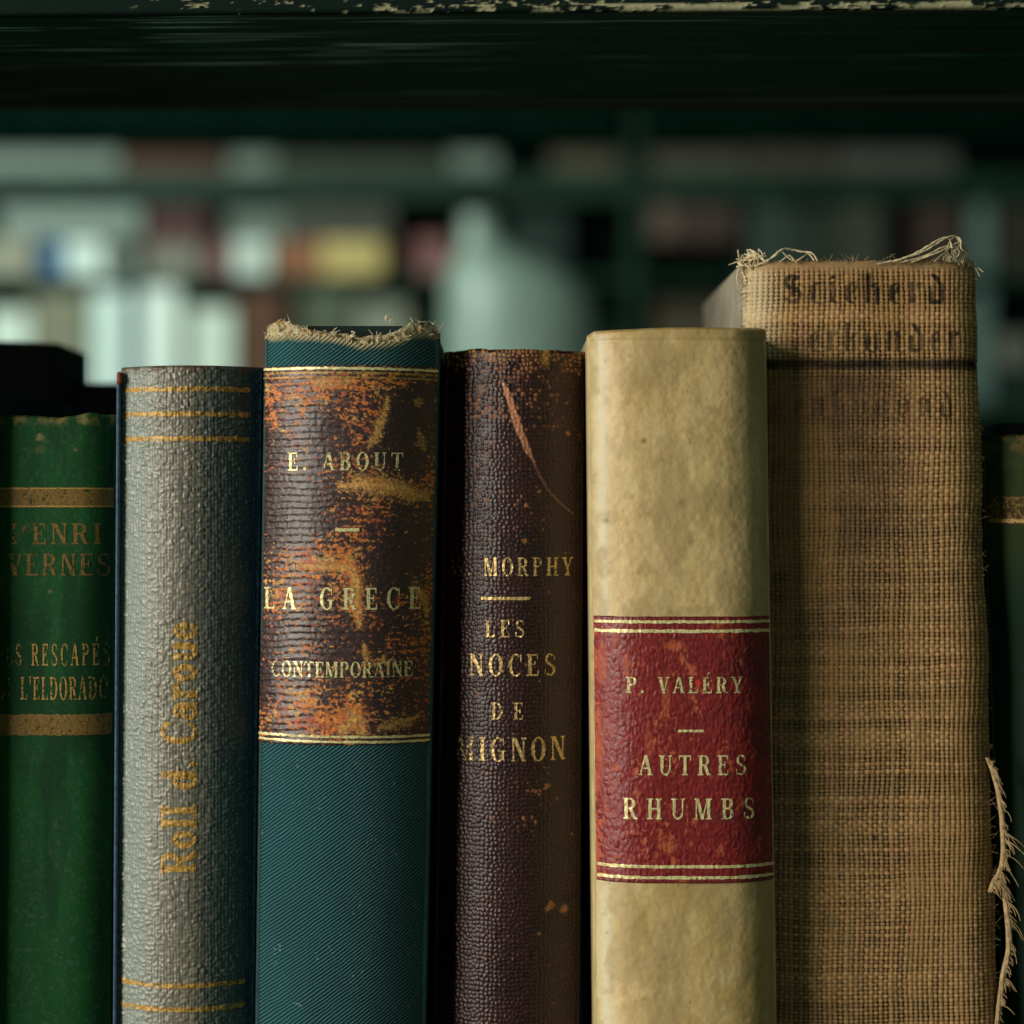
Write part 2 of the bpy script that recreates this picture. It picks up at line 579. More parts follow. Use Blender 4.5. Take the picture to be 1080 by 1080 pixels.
class Book:
    def __init__(self, name, label, cat, L, R, top, yf, dep, n, depth, disp=None, topfn=None, group=None):
        self.L0, self.L1 = L
        self.R0, self.R1 = R
        self.top, self.yf, self.dep, self.n, self.depth = top, yf, dep, n, depth
        self.k = S * (D + yf) / D
        self.disp = disp
        self.topfn = topfn
        self.zb = FLOOR_Z
        self.bpy_ = 540 - self.zb / self.k       # the pixel row of the foot of the book
        cx = 0.5 * (self.lr(self.bpy_)[0] + self.lr(self.bpy_)[1])
        self.root = thing(name, label, cat, ((cx - 540) * self.k, yf + depth * 0.5, self.zb), group)

    def lr(self, py):
        s = (np.asarray(py, float) - self.top) / (1080 - self.top)
        return lerp(self.L0, self.L1, s), lerp(self.R0, self.R1, s)

    def at(self, px, py, off=0.0, d=None):
        """point on the spine seen at (px, py), lifted by off metres"""
        px = np.asarray(px, float)
        py = np.asarray(py, float)
        l, r = self.lr(py)
        t = np.clip((px - l) / (r - l), 0, 1)
        u = 2 * t - 1
        y = self.yf + self.dep * np.abs(u) ** self.n
        half = 0.5 * (r - l) * self.k
        sl = self.dep * self.n * np.sign(u) * np.abs(u) ** (self.n - 1) / half
        nl = np.sqrt(1 + sl * sl)
        if d is None:
            d = self.disp(px, py) if self.disp is not None else 0.0
        o = off + d
        x = (px - 540) * self.k + o * sl / nl
        y = y - o / nl
        z = (540 - py) * self.k
        return np.stack([x, y, z + 0 * x], -1)

    def spine(self, mat, colfn, nx, dy=1.0, name='spine', off=0.0, y_end=1096, rim=0.0016):
        a = 0.55
        u = np.linspace(0, 1, nx)
        t = (1 - a) * u + a * (0.5 - 0.5 * np.cos(math.pi * u))
        rows = np.concatenate([np.arange(self.top, y_end, dy), np.linspace(y_end, self.bpy_, 12)])
        T, PY = np.meshgrid(t, rows)
        l, r = self.lr(PY)
        PX = l + T * (r - l)
        if self.topfn is not None:
            PY = PY + (self.topfn(PX) - self.top) * np.exp(-(PY - self.top) / 26.0)
        d = self.disp(PX, PY) if self.disp is not None else np.zeros(PX.shape)
        P = self.at(PX, PY, off, d)
        col, rough = colfn(PX, PY, d)
        # the rim rolls back over the head of the spine
        rr = []
        ang = np.radians([90, 60, 30])
        for g in ang:
            q = P[0].copy()
            q[:, 1] += rim * math.sin(g) + 0.0
            q[:, 2] += rim * 0.45 * (1 - (1 - math.cos(g)) * 1.0) * 0 + rim * 0.55 * math.sin(g) * (1.0 - 0.35 * math.sin(g))
            rr.append(q)
        back = P[0].copy()
        back[:, 1] += rim * 1.6
        back[:, 2] -= 0.002
        P = np.concatenate([np.stack([back] + rr), P])
        f = lambda A: np.concatenate([np.repeat(A[:1], 4, 0), A])
        col, rough, PX, PY = f(col), f(rough), f(PX), f(PY)
        nr, nc = P.shape[:2]
        uv = np.stack([PX * 0.01, -PY * 0.01], -1)
        me = np_mesh(name, P, grid_quads(nr, nc), col, rough, uv)
        return link(name, me, mat, self.root)

    def patch(self, name, mat, x0f, x1f, y0, y1, nx, ny, off, colfn, dispfn, uvs=0.01, edge=None):
        """label of another leather pasted on the spine, with turned-in edges"""
        u = np.linspace(0, 1, nx)
        v = np.linspace(0, 1, ny)
        U, V = np.meshgrid(u, v)
        PY = lerp(y0, y1, V)
        l, r = self.lr(PY)
        PX = lerp(x0f(PY, l, r), x1f(PY, l, r), U)
        if edge is not None:
            PX, PY = edge(PX, PY, U, V)
        d = dispfn(PX, PY)
        lift = np.full(U.shape, off)
        lift[0, :] = lift[-1, :] = -0.0002
        lift[:, 0] = lift[:, -1] = -0.0002
        P = self.at(PX, PY, 0, lift + d)
        col, rough = colfn(PX, PY, d)
        me = np_mesh(name, P, grid_quads(ny, nx), col, rough, np.stack([PX * uvs, -PY * uvs], -1))
        return link(name, me, mat, self.root)

    def letters(self, polys, mat, off, name='gilt_lettering', parent=None, dispfn=None, wearfn=None):
        v, q, w, n = [], [], [], 0
        for i, (p, wr) in enumerate(polys):
            # cut the strokes so that they follow the curve and grain of the spine
            o = off + 7e-6 * (i % 7)
            na = max(1, int(np.ceil(max(np.hypot(*(p[1] - p[0])), np.hypot(*(p[2] - p[3]))) / 1.6)))
            nb = max(1, int(np.ceil(max(np.hypot(*(p[3] - p[0])), np.hypot(*(p[2] - p[1]))) / 1.6)))
            A, B = np.meshgrid(np.linspace(0, 1, na + 1), np.linspace(0, 1, nb + 1))
            A, B = A[..., None], B[..., None]
            g = (1 - A) * (1 - B) * p[0] + A * (1 - B) * p[1] + A * B * p[2] + (1 - A) * B * p[3]
            gx, gy = g[..., 0], g[..., 1]
            dd = dispfn(gx, gy) if dispfn is not None else None
            v.append(self.at(gx, gy, o, dd).reshape(-1, 3))
            q.append(grid_quads(nb + 1, na + 1, n))
            w.append((np.full(gx.shape, wr) + (wearfn(gx, gy) if wearfn else 0.0)).ravel())
            n += gx.size
        me = np_mesh(name, np.concatenate(v), np.concatenate(q), fac=np.concatenate(w), smooth=True)
        return link(name, me, mat, parent or self.root)

    def rule(self, y, x0, x1, h, mat, off, wear=0.15, name='gilt_rule', n=None, parent=None, slope=0.0, jag=0.25, dispfn=None):
        n = max(6, int((x1 - x0) / 1.1))
        x = np.linspace(x0, x1, n)
        yc = y + slope * (x - x0)
        j = jag * (vnoise(x * 0.35, x * 0 + y, 2) - 0.5)
        k = jag * (vnoise(x * 0.35, x * 0 + y + 31, 3) - 0.5)
        w = np.full(n, wear) + 0.35 * (fbm(x * 0.05, x * 0 + y, 4) - 0.5)
        m = max(3, int(h / 1.3) + 2)
        rows = [self.at(x, lerp(yc - h / 2 + j, yc + h / 2 + k, f), off, dispfn(x, lerp(yc - h / 2 + j, yc + h / 2 + k, f)) if dispfn else None) for f in np.linspace(0, 1, m)]
        me = np_mesh(name, np.stack(rows), grid_quads(m, n), fac=np.stack([w] * m))
        return link(name, me, mat, parent or self.root)

    def body(self, mat_board, t_board=2.4, mat_right=None, sq=0.9, page=M_PAGE, names=('front_board', 'back_board'), dz=0.0):
        """two boards and the block of leaves behind the spine"""
        k = self.k
        yb = self.yf + self.dep * 0.9
        tp, bt = self.top + 2, self.bpy_
        X = lambda v: (v - 540) * k
        lt, rt = self.lr(tp)
        lb, rb = self.lr(bt)
        zt = (540 - tp) * k + dz
        w = t_board / 1000 / k * 1.0
        out = []
        for nm, xt, xb, m in ((names[0], (lt, lt + w), (lb, lb + w), mat_board), (names[1], (rt - w, rt), (rb - w, rb), mat_right or mat_board)):
            out.append(hexa(nm, tuple(map(X, xt)), tuple(map(X, xb)), yb, self.yf + self.depth, zt, self.zb, 0.0005, m, self.root))
        g = 0.00002 / k
        hexa('page_block', (X(lt + w + g), X(rt - w - g)), (X(lb + w + g), X(rb - w - g)), yb + 0.0012, self.yf + self.depth - 0.004,
             zt - 0.003, self.zb + 0.0025, 0.0003, page, self.root)
        return out


FLOOR_Z = (540 - FLOOR_PY) * S

# ------------------------------------------------------------------ the shelf the books stand on
M_SHELF = tinted('dark_green_shelf_paint', 'fine', 0.3, 0.25, None, 0.09, 0.3, 0.0002)
M_SHELF_PLAIN = plain('dark_green_paint', (0.010, 0.022, 0.017), 0.45, 0.5, 30, 0.4, 0.3, 0.0005, (0.15, 1, 1))
shelf = thing('bookshelf', 'dark green painted wooden bookshelf with chipped pale front edge above the row of old books', 'bookshelf', (0, 0.05, FLOOR_Z))


def upper_board():
    # profile runs round the front edge and along the underside; the board sags a little to the left
    nx = 1300
    x = np.linspace(-0.205, 0.205, nx)
    prof = [(-0.002, 0.018)] + [(-0.002, z) for z in np.linspace(0.006, 0.0008, 26)]
    prof += [(-0.002 + 0.0009 * (1 - math.cos(a)), 0.0008 - 0.0009 * math.sin(a)) for a in np.radians([20, 45, 70, 90])]
    ys = np.linspace(0.0, 0.094, 150)
    prof += [(y, -0.0001) for y in ys]
    prof += [(0.095, 0.001), (0.095, 0.018)]
    prof = np.array(prof)
    X, K = np.meshgrid(x, np.arange(len(prof)))
    Y = prof[K, 0]
    PXs = X / S + 540
    edge = 18.0 - 9.0 * PXs / 1080
    Z = (540 - edge) * S + prof[K, 1]
    yy = prof[K, 0]
    zz = prof[K, 1]
    under = (yy > 0.0) & (zz < 0.0)
    # planing marks and brush strokes run along the board
    streak = fbm(X * 22, yy * 1900, 1, 3)
    broad = fbm(X * 9, yy * 300, 3, 3)
    Z = Z + np.where(under, (streak - 0.5) * 0.00045 + (broad - 0.5) * 0.0010, 0)
    lap = np.zeros(X.shape)
    for yj, hj in ((0.030, .0003), (0.047, .00035), (0.066, .0004), (0.080, .0003)):
        lap = lap - hj * sstep(yj, yj + .0008, yy + 0.0012 * (fbm(X * 18, X * 0 + yj * 90, 2, 2) - .5))
    Z = Z + np.where(under, lap, 0)
    sheen_streak = sstep(0.60, 0.76, streak) * sstep(0.38, 0.66, fbm(X * 9, yy * 90, 5))
    col = np.ones(X.shape + (3,)) * np.where(under[..., None], np.array([0.012, 0.046, 0.033]), np.array([0.004, 0.012, 0.009]))
    col = mixc(col, (0.34, 0.56, 0.46), np.where(under, sheen_streak * sstep(0.09, -0.06, X) + sheen_streak * 0.25, 0.0))  # pale sheen streaks painted into the underside, strongest at the left
    # paint knocked off along the arris, bare wood below
    lip = np.exp(-((zz - 0.0003) / 0.0011) ** 2) * (yy < 0.0006)
    side = sstep(330, 660, PXs) * (0.55 + 0.45 * sstep(640, 560, np.abs(PXs - 760) + 300))
    ch = fbm(PXs * 0.030, zz * 900, 6, 5)
    ch2 = fbm(PXs * 0.12, zz * 2500, 2, 3)
    chip = sstep(0.54, 0.60, ch * 0.72 + ch2 * 0.28 + 0.20 * (side - 0.62)) * (lip > 0.42) * sstep(230, 380, PXs)
    few = sstep(0.66, 0.70, fbm(PXs * 0.09, zz * 1500, 4, 3)) * (zz < 0.005) * (yy < 0.0) * sstep(120, 200, PXs)
    chip = np.maximum(chip, few * 0.8)
    wood = lerp(0.55, 1.1, fbm(PXs * 0.25, zz * 4000, 1, 3))[..., None] * np.array([0.42, 0.40, 0.24])
    col = col * (1 - chip[..., None]) + wood * chip[..., None]
    Y = Y + chip * 0.0004
    rough = np.where(chip > 0.5, 0.85, np.where(under, 0.38, 0.75))
    P = np.stack([X, Y, Z], -1)
    nr, nc = X.shape
    me = np_mesh('shelf_board', P, grid_quads(nr, nc)[:, ::-1], col, rough, np.stack([PXs * .01, (yy + zz) * 50], -1))
    return link('shelf_board', me, M_SHELF, shelf)


upper_board()
zt = (540 - 13) * S
hexa('shelf_board', (-0.205, 0.205), (-0.205, 0.205), -0.0015, 0.0945, zt + 0.0185, zt + 0.005, 0.0006, M_SHELF_PLAIN, shelf)
hexa('batten', (-0.205, 0.205), (-0.205, 0.205), 0.0955, 0.106, zt + 0.016, zt - 0.0026, 0.0008, M_SHELF_PLAIN, shelf)
hexa('shelf_board', (-0.205, 0.205), (-0.205, 0.205), -0.035, 0.24, FLOOR_Z, FLOOR_Z - 0.018, 0.001, M_SHELF_PLAIN, shelf)

BOOKS = 'old books standing in a row on the shelf'
for sx in (-1, 1):
    a, b = sorted((sx * 0.2055, sx * 0.223))
    hexa('upright', (a, b), (a, b), -0.035, 0.24, zt + 0.03, FLOOR_Z - 0.03, 0.001, M_SHELF_PLAIN, shelf)

# ---------------------------------------------------------------- green cloth book, far left
GREEN = (0.0085, 0.068, 0.017)


def d_green(px, py):
    return (fbm(px * 0.5, py * 0.5, 2, 2) - 0.5) * 0.00004 + (fbm(px * 0.03, py * 0.008, 4, 2) - .5) * 0.00030


def c_green(px, py, d):
    c = np.ones(px.shape + (3,)) * np.array(GREEN)
    weave = 0.86 + 0.28 * vnoise(px * 0.9, py * 0.35, 1) * 1.0
    c = c * weave[..., None] * (0.75 + 0.5 * fbm(px * 0.06, py * 0.012, 3, 3))[..., None]
    # rubbed head, two pale scuffs
    top = sstep(9, 0, py - 440 - 5 * fbm(px * 0.1, py * 0.02, 5))
    c = mixc(c, (0.22, 0.17, 0.05), top * sstep(0.35, 0.6, fbm(px * 0.12, py * 0.1, 6)))
    for (x, y, r, k) in ((42, 461, 5, .9), (79, 474, 3, .35), (42, 474, 6, .3), (88, 443, 7, .8), (52, 624, 3, .5)):
        q = np.hypot(px - x, (py - y) * 1.2) / r
        c = mixc(c, (0.26, 0.22, 0.08), k * sstep(1.2, 0.3, q + 1.2 * (fbm(px * .3, py * .3, 1) - .5)))
    v = sstep(0.62, 0.72, fbm(px * 0.25, py * 0.015, 0, 3)) * sstep(640, 450, py)
    c = mixc(c, (0.03, 0.11, 0.05), v * 0.3)
    c = mixc(c, (0.05, 0.10, 0.05), 0.5 * sstep(0.60, 0.72, fbm(px * 0.35, py * 0.35, 7, 3)))
    c = mixc(c, (0.003, 0.026, 0.010), 0.6 * sstep(0.45, 0.62, fbm(px * 0.03, py * 0.006, 1, 4)))
    return c, np.full(px.shape, 0.7)


bk = Book('book', 'green cloth book with dull gold bands, leftmost in the row', 'book',
          (-22, -28), (119, 113), 440, 0.0005, 0.0045, 4.0, 0.088, d_green,
          lambda x: 440 + 3.5 * (fbm(x * 0.07, x * 0, 3) - 0.5) + 3 * np.exp(-((x - 60) / 16) ** 2) - 2.5 * np.exp(-((x - 92) / 7) ** 2), BOOKS)
M_GREEN = tinted('green_book_cloth', 'fine', 0.5, 2.6, None, 0.16, 0.25)
bk.spine(M_GREEN, c_green, 150, 1.1)
bk.body(plain('green_board_cloth', GREEN, 0.65, 0.3, 900), 2.0)
wv = lambda n, lo, hi: [lerp(lo, hi, i / max(1, n - 1)) for i in range(n)]
Lo = 0.00006
for (y, h, x0, x1) in ((524.5, 21, -4, 117), (764.5, 22, -6, 115)):
    bk.rule(y, x0, x1, h, M_GOLD_DULL, Lo, 0.16, 'gilt_band', 80, jag=1.2)
bk.rule(515.2, -4, 117, 1.6, M_GOLD_OCHRE, Lo + 5e-5, 0.1)
bk.rule(534.0, -4, 117, 1.6, M_GOLD_OCHRE, Lo + 5e-5, 0.1)
bk.letters(layout('HENRI', 11, 105, 552, 574, .96, [.56, .26, .14, .14, .10]), M_GOLD_DULL, Lo)
bk.letters(layout('VERNES', 8, 114, 584, 607, .84, [.36, .34, .26, .28, .30, .32]), M_GOLD_DULL, Lo)
bk.letters(layout('LES RESCAPÉS', -4, 113, 679, 702, .42, [.8, .75, .5, 0, .28, .3, .28, .3, .34, .38, .34, .6]), M_GOLD_OCHRE, Lo)
bk.letters(layout("DE L'ELDORADO", -3, 111, 714, 738, .42, [.72, .8, 0, .38, .4, .3, .32, .34, .34, .36, .42, .46, .52]), M_GOLD_OCHRE, Lo)

# ---------------------------------------------------------------- grey grained book with navy edges


def d_grey(px, py):
    wx = px + 9 * (fbm(px * 0.10, py * 0.09, 3, 3) - 0.5)
    wy = py + 9 * (fbm(px * 0.11, py * 0.08, 5, 3) - 0.5)
    f1, f2, i = worley(wx * 0.125, wy * 0.185, 1)
    f = sstep(0.0, 0.55, f2 - f1)
    r = np.sin(px * 2 * math.pi / 3.3 + 3.5 * fbm(px * 0.05, py * 0.05, 2, 2))
    worn = 0.45 + 1.1 * fbm(px * 0.018, py * 0.007, 6, 3)          # handled parts are smoother
    return (0.00019 * f * (0.3 + 1.0 * i) + 0.000045 * r * (0.4 + vnoise(px * .1, py * .1, 6)) + 0.00024 * (fbm(px * 0.16, py * 0.30, 4, 3) - 0.5)) * worn


def c_grey(px, py, d):
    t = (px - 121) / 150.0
    base = np.array((0.200, 0.182, 0.130))
    c = np.ones(px.shape + (3,)) * base
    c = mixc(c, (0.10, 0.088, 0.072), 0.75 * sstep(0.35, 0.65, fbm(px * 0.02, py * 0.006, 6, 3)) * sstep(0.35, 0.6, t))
    f = sstep(-0.00002, 0.00014, d)                      # colour rubbed off the high grain
    c = c * (0.62 + 0.42 * f)[..., None]
    c = c * (0.84 + 0.32 * vnoise(px * 0.8, py * 0.2, 3))[..., None]
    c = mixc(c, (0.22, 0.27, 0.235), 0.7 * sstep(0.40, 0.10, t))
    navy = sstep(0.78, 0.95, t + 0.14 * (fbm(px * 0.06, py * 0.03, 2) - 0.5))
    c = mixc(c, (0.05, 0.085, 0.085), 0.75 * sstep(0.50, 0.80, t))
    c = mixc(c, (0.012, 0.040, 0.065), navy)
    c = mixc(c, (0.10, 0.05, 0.025), 0.75 * sstep(392 + 4, 388, py) * sstep(0.3, 0.6, fbm(px * .2, py * .1, 5)))
    return c, np.where(navy > 0.5, 0.5, 0.33 + 0.22 * (1 - f))


bk = Book('book', 'grey pebble-grained book with navy edges and a vertical gilt title', 'book',
          (121, 116), (273, 264), 388, -0.0040, 0.0080, 2.15, 0.112, d_grey, None, BOOKS)
M_GREY = tinted('grey_grained_cloth', 'pebble', 0.3, 2.6, None, 0.55, 0.2, 0.00006)
M_NAVY = plain('navy_cloth', (0.035, 0.085, 0.140), 0.45, 0.5, 700, 0.5)
bk.spine(M_GREY, c_grey, 190, 1.0)
bk.body(M_NAVY, 1.6)
# the left board stands proud of the joint: its edge shows as a thin blue line
k = bk.k
X = lambda v: (v - 540) * k
hexa('board_edge', (X(118.2), X(122.5)), (X(113.4), X(117.4)), bk.yf + 0.0052, bk.yf + 0.0112, (540 - 392) * k, bk.zb, 0.0005, M_NAVY, bk.root, 3)
hexa('worn_corner', (X(119), X(124)), (X(119), X(124)), bk.yf + 0.0046, bk.yf + 0.0075, (540 - 390.5) * k, (540 - 404) * k, 0.0004,
     plain('bare_corner_board', (0.19, 0.065, 0.03), 0.9, 0.2, 900, 0.6, 0.6), bk.root, 3)
for y in (410, 436.5, 462.5, 1040, 1065):
    bk.rule(y, 124 if y < 900 else 119, 260 if y < 900 else 254, 5.0, M_GOLD_BROWN, 0.00008, 0.30, jag=1.6)
# the title runs upwards
tit = layout('Roll d. Caroue', 0, 266, 0, 36, .84, [.28, .3, .3, .3, 0, .3, .45, 0, .22, .32, .32, .26, .34, .34])
rot = []
for p, w in tit:
    bx, by = p[:, 0], p[:, 1]
    py_ = 921 - bx
    px_ = 170 + by - 3 + 0.018 * (py_ - 655) * -0.35 + 4
    for ox, oy in ((0, 0), (1.3, 0.2), (0.4, 1.3)):          # a heavy face, struck deep
        rot.append((np.stack([px_ + ox, py_ + oy], 1), w))
bk.letters(rot, M_GOLD_BROWN, 0.00009)

# ---------------------------------------------------------------- teal twill book with a worn brown label
TEAL = (0.0055, 0.052, 0.058)


def top_about(x):
    pts = np.array([(262, 353), (275, 351), (284, 353), (300, 352), (325, 354), (350, 356), (368, 360), (380, 364), (396, 362), (412, 361), (425, 357), (436, 350), (448, 349), (457, 351), (468, 352)], float)
    return np.interp(x, pts[:, 0], pts[:, 1]) + 2.2 * (fbm(x * 0.22, x * 0, 2, 3) - 0.5)


def d_zero(px, py):
    return np.zeros(np.shape(px)) + (fbm(px * 0.02, py * 0.008, 4, 2) - .5) * 0.0003


def c_teal(px, py, d):
    c = np.ones(px.shape + (3,)) * np.array(TEAL)
    c = c * (0.7 + 0.6 * fbm(px * 0.03, py * 0.012, 3, 3))[..., None]
    sp = sstep(0.87, 0.92, vnoise(px * 0.42, py * 0.42, 5) * 0.75 + 0.25 * vnoise(px * 0.05, py * 0.05, 1))
    c = mixc(c, (0.24, 0.30, 0.24), sp * 0.7)
    t = top_about(px)
    h = sstep(7, 0, py - t - 3 * (fbm(px * 0.3, py * 0.3, 4) - .3))
    c = mixc(c, (0.50, 0.38, 0.18), h)
    l, r = 275 - 0.0135 * (py - 350), 463 - 0.02 * (py - 350)
    c = mixc(c, (0.33, 0.28, 0.13), 0.8 * sstep(7, 2, r - px) * sstep(0.42, 0.6, fbm(px * .1, py * .02, 6)) * sstep(470, 380, py))
    return c, np.full(px.shape, 0.62)


bk = Book('book', 'teal twill book with frayed top edge and rubbed brown leather label', 'book',
          (275, 265), (463, 448), 352, -0.0068, 0.0080, 2.25, 0.12, d_zero, top_about, BOOKS)
about = bk
M_TWILL = tinted('teal_twill_cloth', 'twill', 0.8, 1.6, None, 0.18, 0.2, 0.00022)
bk.spine(M_TWILL, c_teal, 200, 1.0)
M_TEAL_BOARD = plain('teal_board_cloth', (0.012, 0.05, 0.05), 0.65, 0.3, 900)
bk.body(M_TEAL_BOARD, 2.2)
BROWN = (0.034, 0.0125, 0.0105)
ORANGE, TAN = (0.56, 0.165, 0.024), (0.60, 0.31, 0.075)


def rib_about(px, py):
    l = 275 - 0.0135 * (py - 350)
    t = (px - l) / 188.0
    left = sstep(0.62, 0.22, t + 0.25 * (fbm(px * 0.03, py * 0.03, 2, 2) - 0.5))
    s = 0.5 + 0.5 * np.sin(2 * math.pi * py / 7.3 + 2.6 * (fbm(px * 0.030, py * 0.02, 1, 2) - 0.5) * 2)
    return s, left


def d_label(px, py):
    s, left = rib_about(px, py)
    g = fbm(px * 0.32, py * 0.42, 3, 3)
    return 0.00011 * s * (0.25 + 0.75 * left) + 0.00016 * (g - 0.5) + d_zero(px, py)


def wear_label(px, py):
    s, left = rib_about(px, py)
    n = fbm(px * 0.17, py * 0.46, 2, 5)
    n2 = fbm(px * 0.48, py * 0.55, 5, 4)
    n3 = fbm(px * 0.020, py * 0.024, 6, 3)
    w = 0.40 * n + 0.52 * n2 + 0.30 * (n3 - 0.5) + 0.05 * (s - 0.5)
    bias = np.zeros(px.shape)

    def blob(x, y, rx, ry, k):
        return k * np.exp(-((px - x) / rx) ** 2 - ((py - y) / ry) ** 2)
    for a in ((340, 412, 70, 26, .13), (420, 402, 34, 8, .10), (395, 440, 34, 30, .06), (300, 470, 36, 18, .05), (372, 470, 24, 40, .05), (330, 590, 46, 14, .09),
              (372, 600, 30, 40, .07), (440, 632, 12, 26, .12), (380, 655, 40, 16, .05), (340, 690, 50, 16, .05), (330, 755, 60, 24, .10), (400, 762, 50, 18, .11),
              (285, 632, 14, 30, .08), (385, 545, 30, 22, .05), (455, 450, 8, 60, .08), (450, 720, 10, 50, .07), (284, 420, 12, 40, .08), (410, 690, 30, 20, .05),
              (425, 455, 22, 34, -.22), (300, 545, 34, 34, -.16), (300, 690, 24, 34, -.10), (420, 590, 26, 26, -.14), (430, 690, 14, 40, -.04), (430, 550, 30, 30, -.06)):
        bias = bias + blob(*a)
    w = w + bias
    # long rubs of their own
    tan = np.zeros(px.shape)
    for pts, r0, k in (([(408, 420), (404, 440), (397, 458), (388, 472)], 3.6, .9), ([(360, 512), (385, 510), (410, 513), (432, 520), (446, 524)], 7.0, 1.0),
                       ([(368, 588), (374, 612), (376, 638), (379, 660)], 4.8, .9), ([(318, 596), (345, 598), (368, 597)], 3.2, .8), ([(360, 770), (374, 758), (384, 772)], 6.5, .9),
                       ([(400, 768), (422, 764), (438, 758)], 4.5, .7), ([(384, 680), (386, 700)], 2.6, .8), ([(434, 620), (446, 632), (448, 650)], 3.2, .8),
                       ([(440, 455), (446, 474)], 3, .8), ([(326, 404), (372, 402)], 4.0, .6), ([(436, 422), (444, 424)], 3, .7)):
        q, pos = seg_dist(px, py, pts)
        r = r0 * (0.45 + 0.75 * np.sin(math.pi * np.clip(pos, .04, .96)))
        tan = np.maximum(tan, k * sstep(1.08, 0.78, q / r + 4.6 * (n2 - 0.5) + 2.4 * (n - .5)))
    return sstep(0.545, 0.625, w), tan, n, n2, left


def c_label(px, py, d):
    m, tan, n, n2, left = wear_label(px, py)
    c = np.ones(px.shape + (3,)) * np.array(BROWN)
    c = c * (0.55 + 0.9 * n2)[..., None]
    hue = sstep(0.50, 0.74, fbm(px * 0.06, py * 0.08, 1, 3))
    wc = np.array(ORANGE) * (1 - hue[..., None]) + np.array(TAN) * hue[..., None]
    red = sstep(0.60, 0.7, fbm(px * 0.09, py * 0.09, 7, 2))
    wc = mixc(wc, (0.42, 0.075, 0.035), red * .8)
    wc = wc * (0.45 + 1.0 * vnoise(px * 0.55, py * 0.75, 4))[..., None]
    c = c * (1 - m[..., None]) + wc * m[..., None]
    tc = (lerp(0.35, 1.5, n2) * (0.5 + 0.9 * vnoise(px * 0.5, py * 0.6, 2)))[..., None] * np.array(TAN) * 1.05
    c = c * (1 - tan[..., None]) + tc * tan[..., None]
    gl = 0.29 + 0.12 * n2 + 0.3 * np.maximum(m, tan) + 0.16 * (1 - left)
    return c, gl


lab = bk.patch('leather_label', tinted('brown_label_leather', 'fine', 0.5, 2.4, None, 0.6, 0.2, 0.00008),
               lambda py, l, r: l + 0.6, lambda py, l, r: r - 2.5, 384.5, 786.5, 230, 460, 0.00020, c_label, d_label)
for y, h in ((387.5, 2.6), (392.2, 2.0), (397.0, 1.6), (776.2, 2.6), (781.6, 2.4)):
    x0, x1 = (275.5, 459.5) if y < 500 else (270.5, 452.5)
    bk.rule(y, x0, x1, h, M_GOLD_PALE if h > 2.2 else M_GOLD_OCHRE, 0.00028, 0.10 if h > 2.2 else 0.30, jag=0.9, parent=lab, dispfn=d_label, slope=0.010 if y < 500 else 0.012)
LL = 0.00029
bk.letters(layout('E. ABOUT', 303, 424, 477, 496, .84, [.05, .3, 0, .36, .22, .2, .24, .3]), M_GOLD_PALE, LL, parent=lab, dispfn=d_label, wearfn=lambda x, y: 0.02 + 0.26 * np.maximum(0.6 * wear_label(x, y)[0], wear_label(x, y)[1]))
bk.rule(558.8, 354, 379, 3.6, M_GOLD_PALE, LL, 0.2, 'gilt_dash', 12, lab, dispfn=d_label)
bk.letters(layout('LA GRECE', 276, 442, 620, 643, .76, [.02, .06, 0, .06, .08, .1, .10, .10]), M_GOLD_PALE, LL, parent=lab, dispfn=d_label, wearfn=lambda x, y: 0.02 + 0.26 * np.maximum(0.6 * wear_label(x, y)[0], wear_label(x, y)[1]))
bk.letters(layout('CONTEMPORAINE', 285, 434, 698, 714.5, .80, [.44, .3, .22, .28, .22, .28, .24, .3, .28, .34, .3, .3, .24]), M_GOLD_PALE, LL, parent=lab, dispfn=d_label, wearfn=lambda x, y: 0.02 + 0.26 * np.maximum(0.6 * wear_label(x, y)[0], wear_label(x, y)[1]))


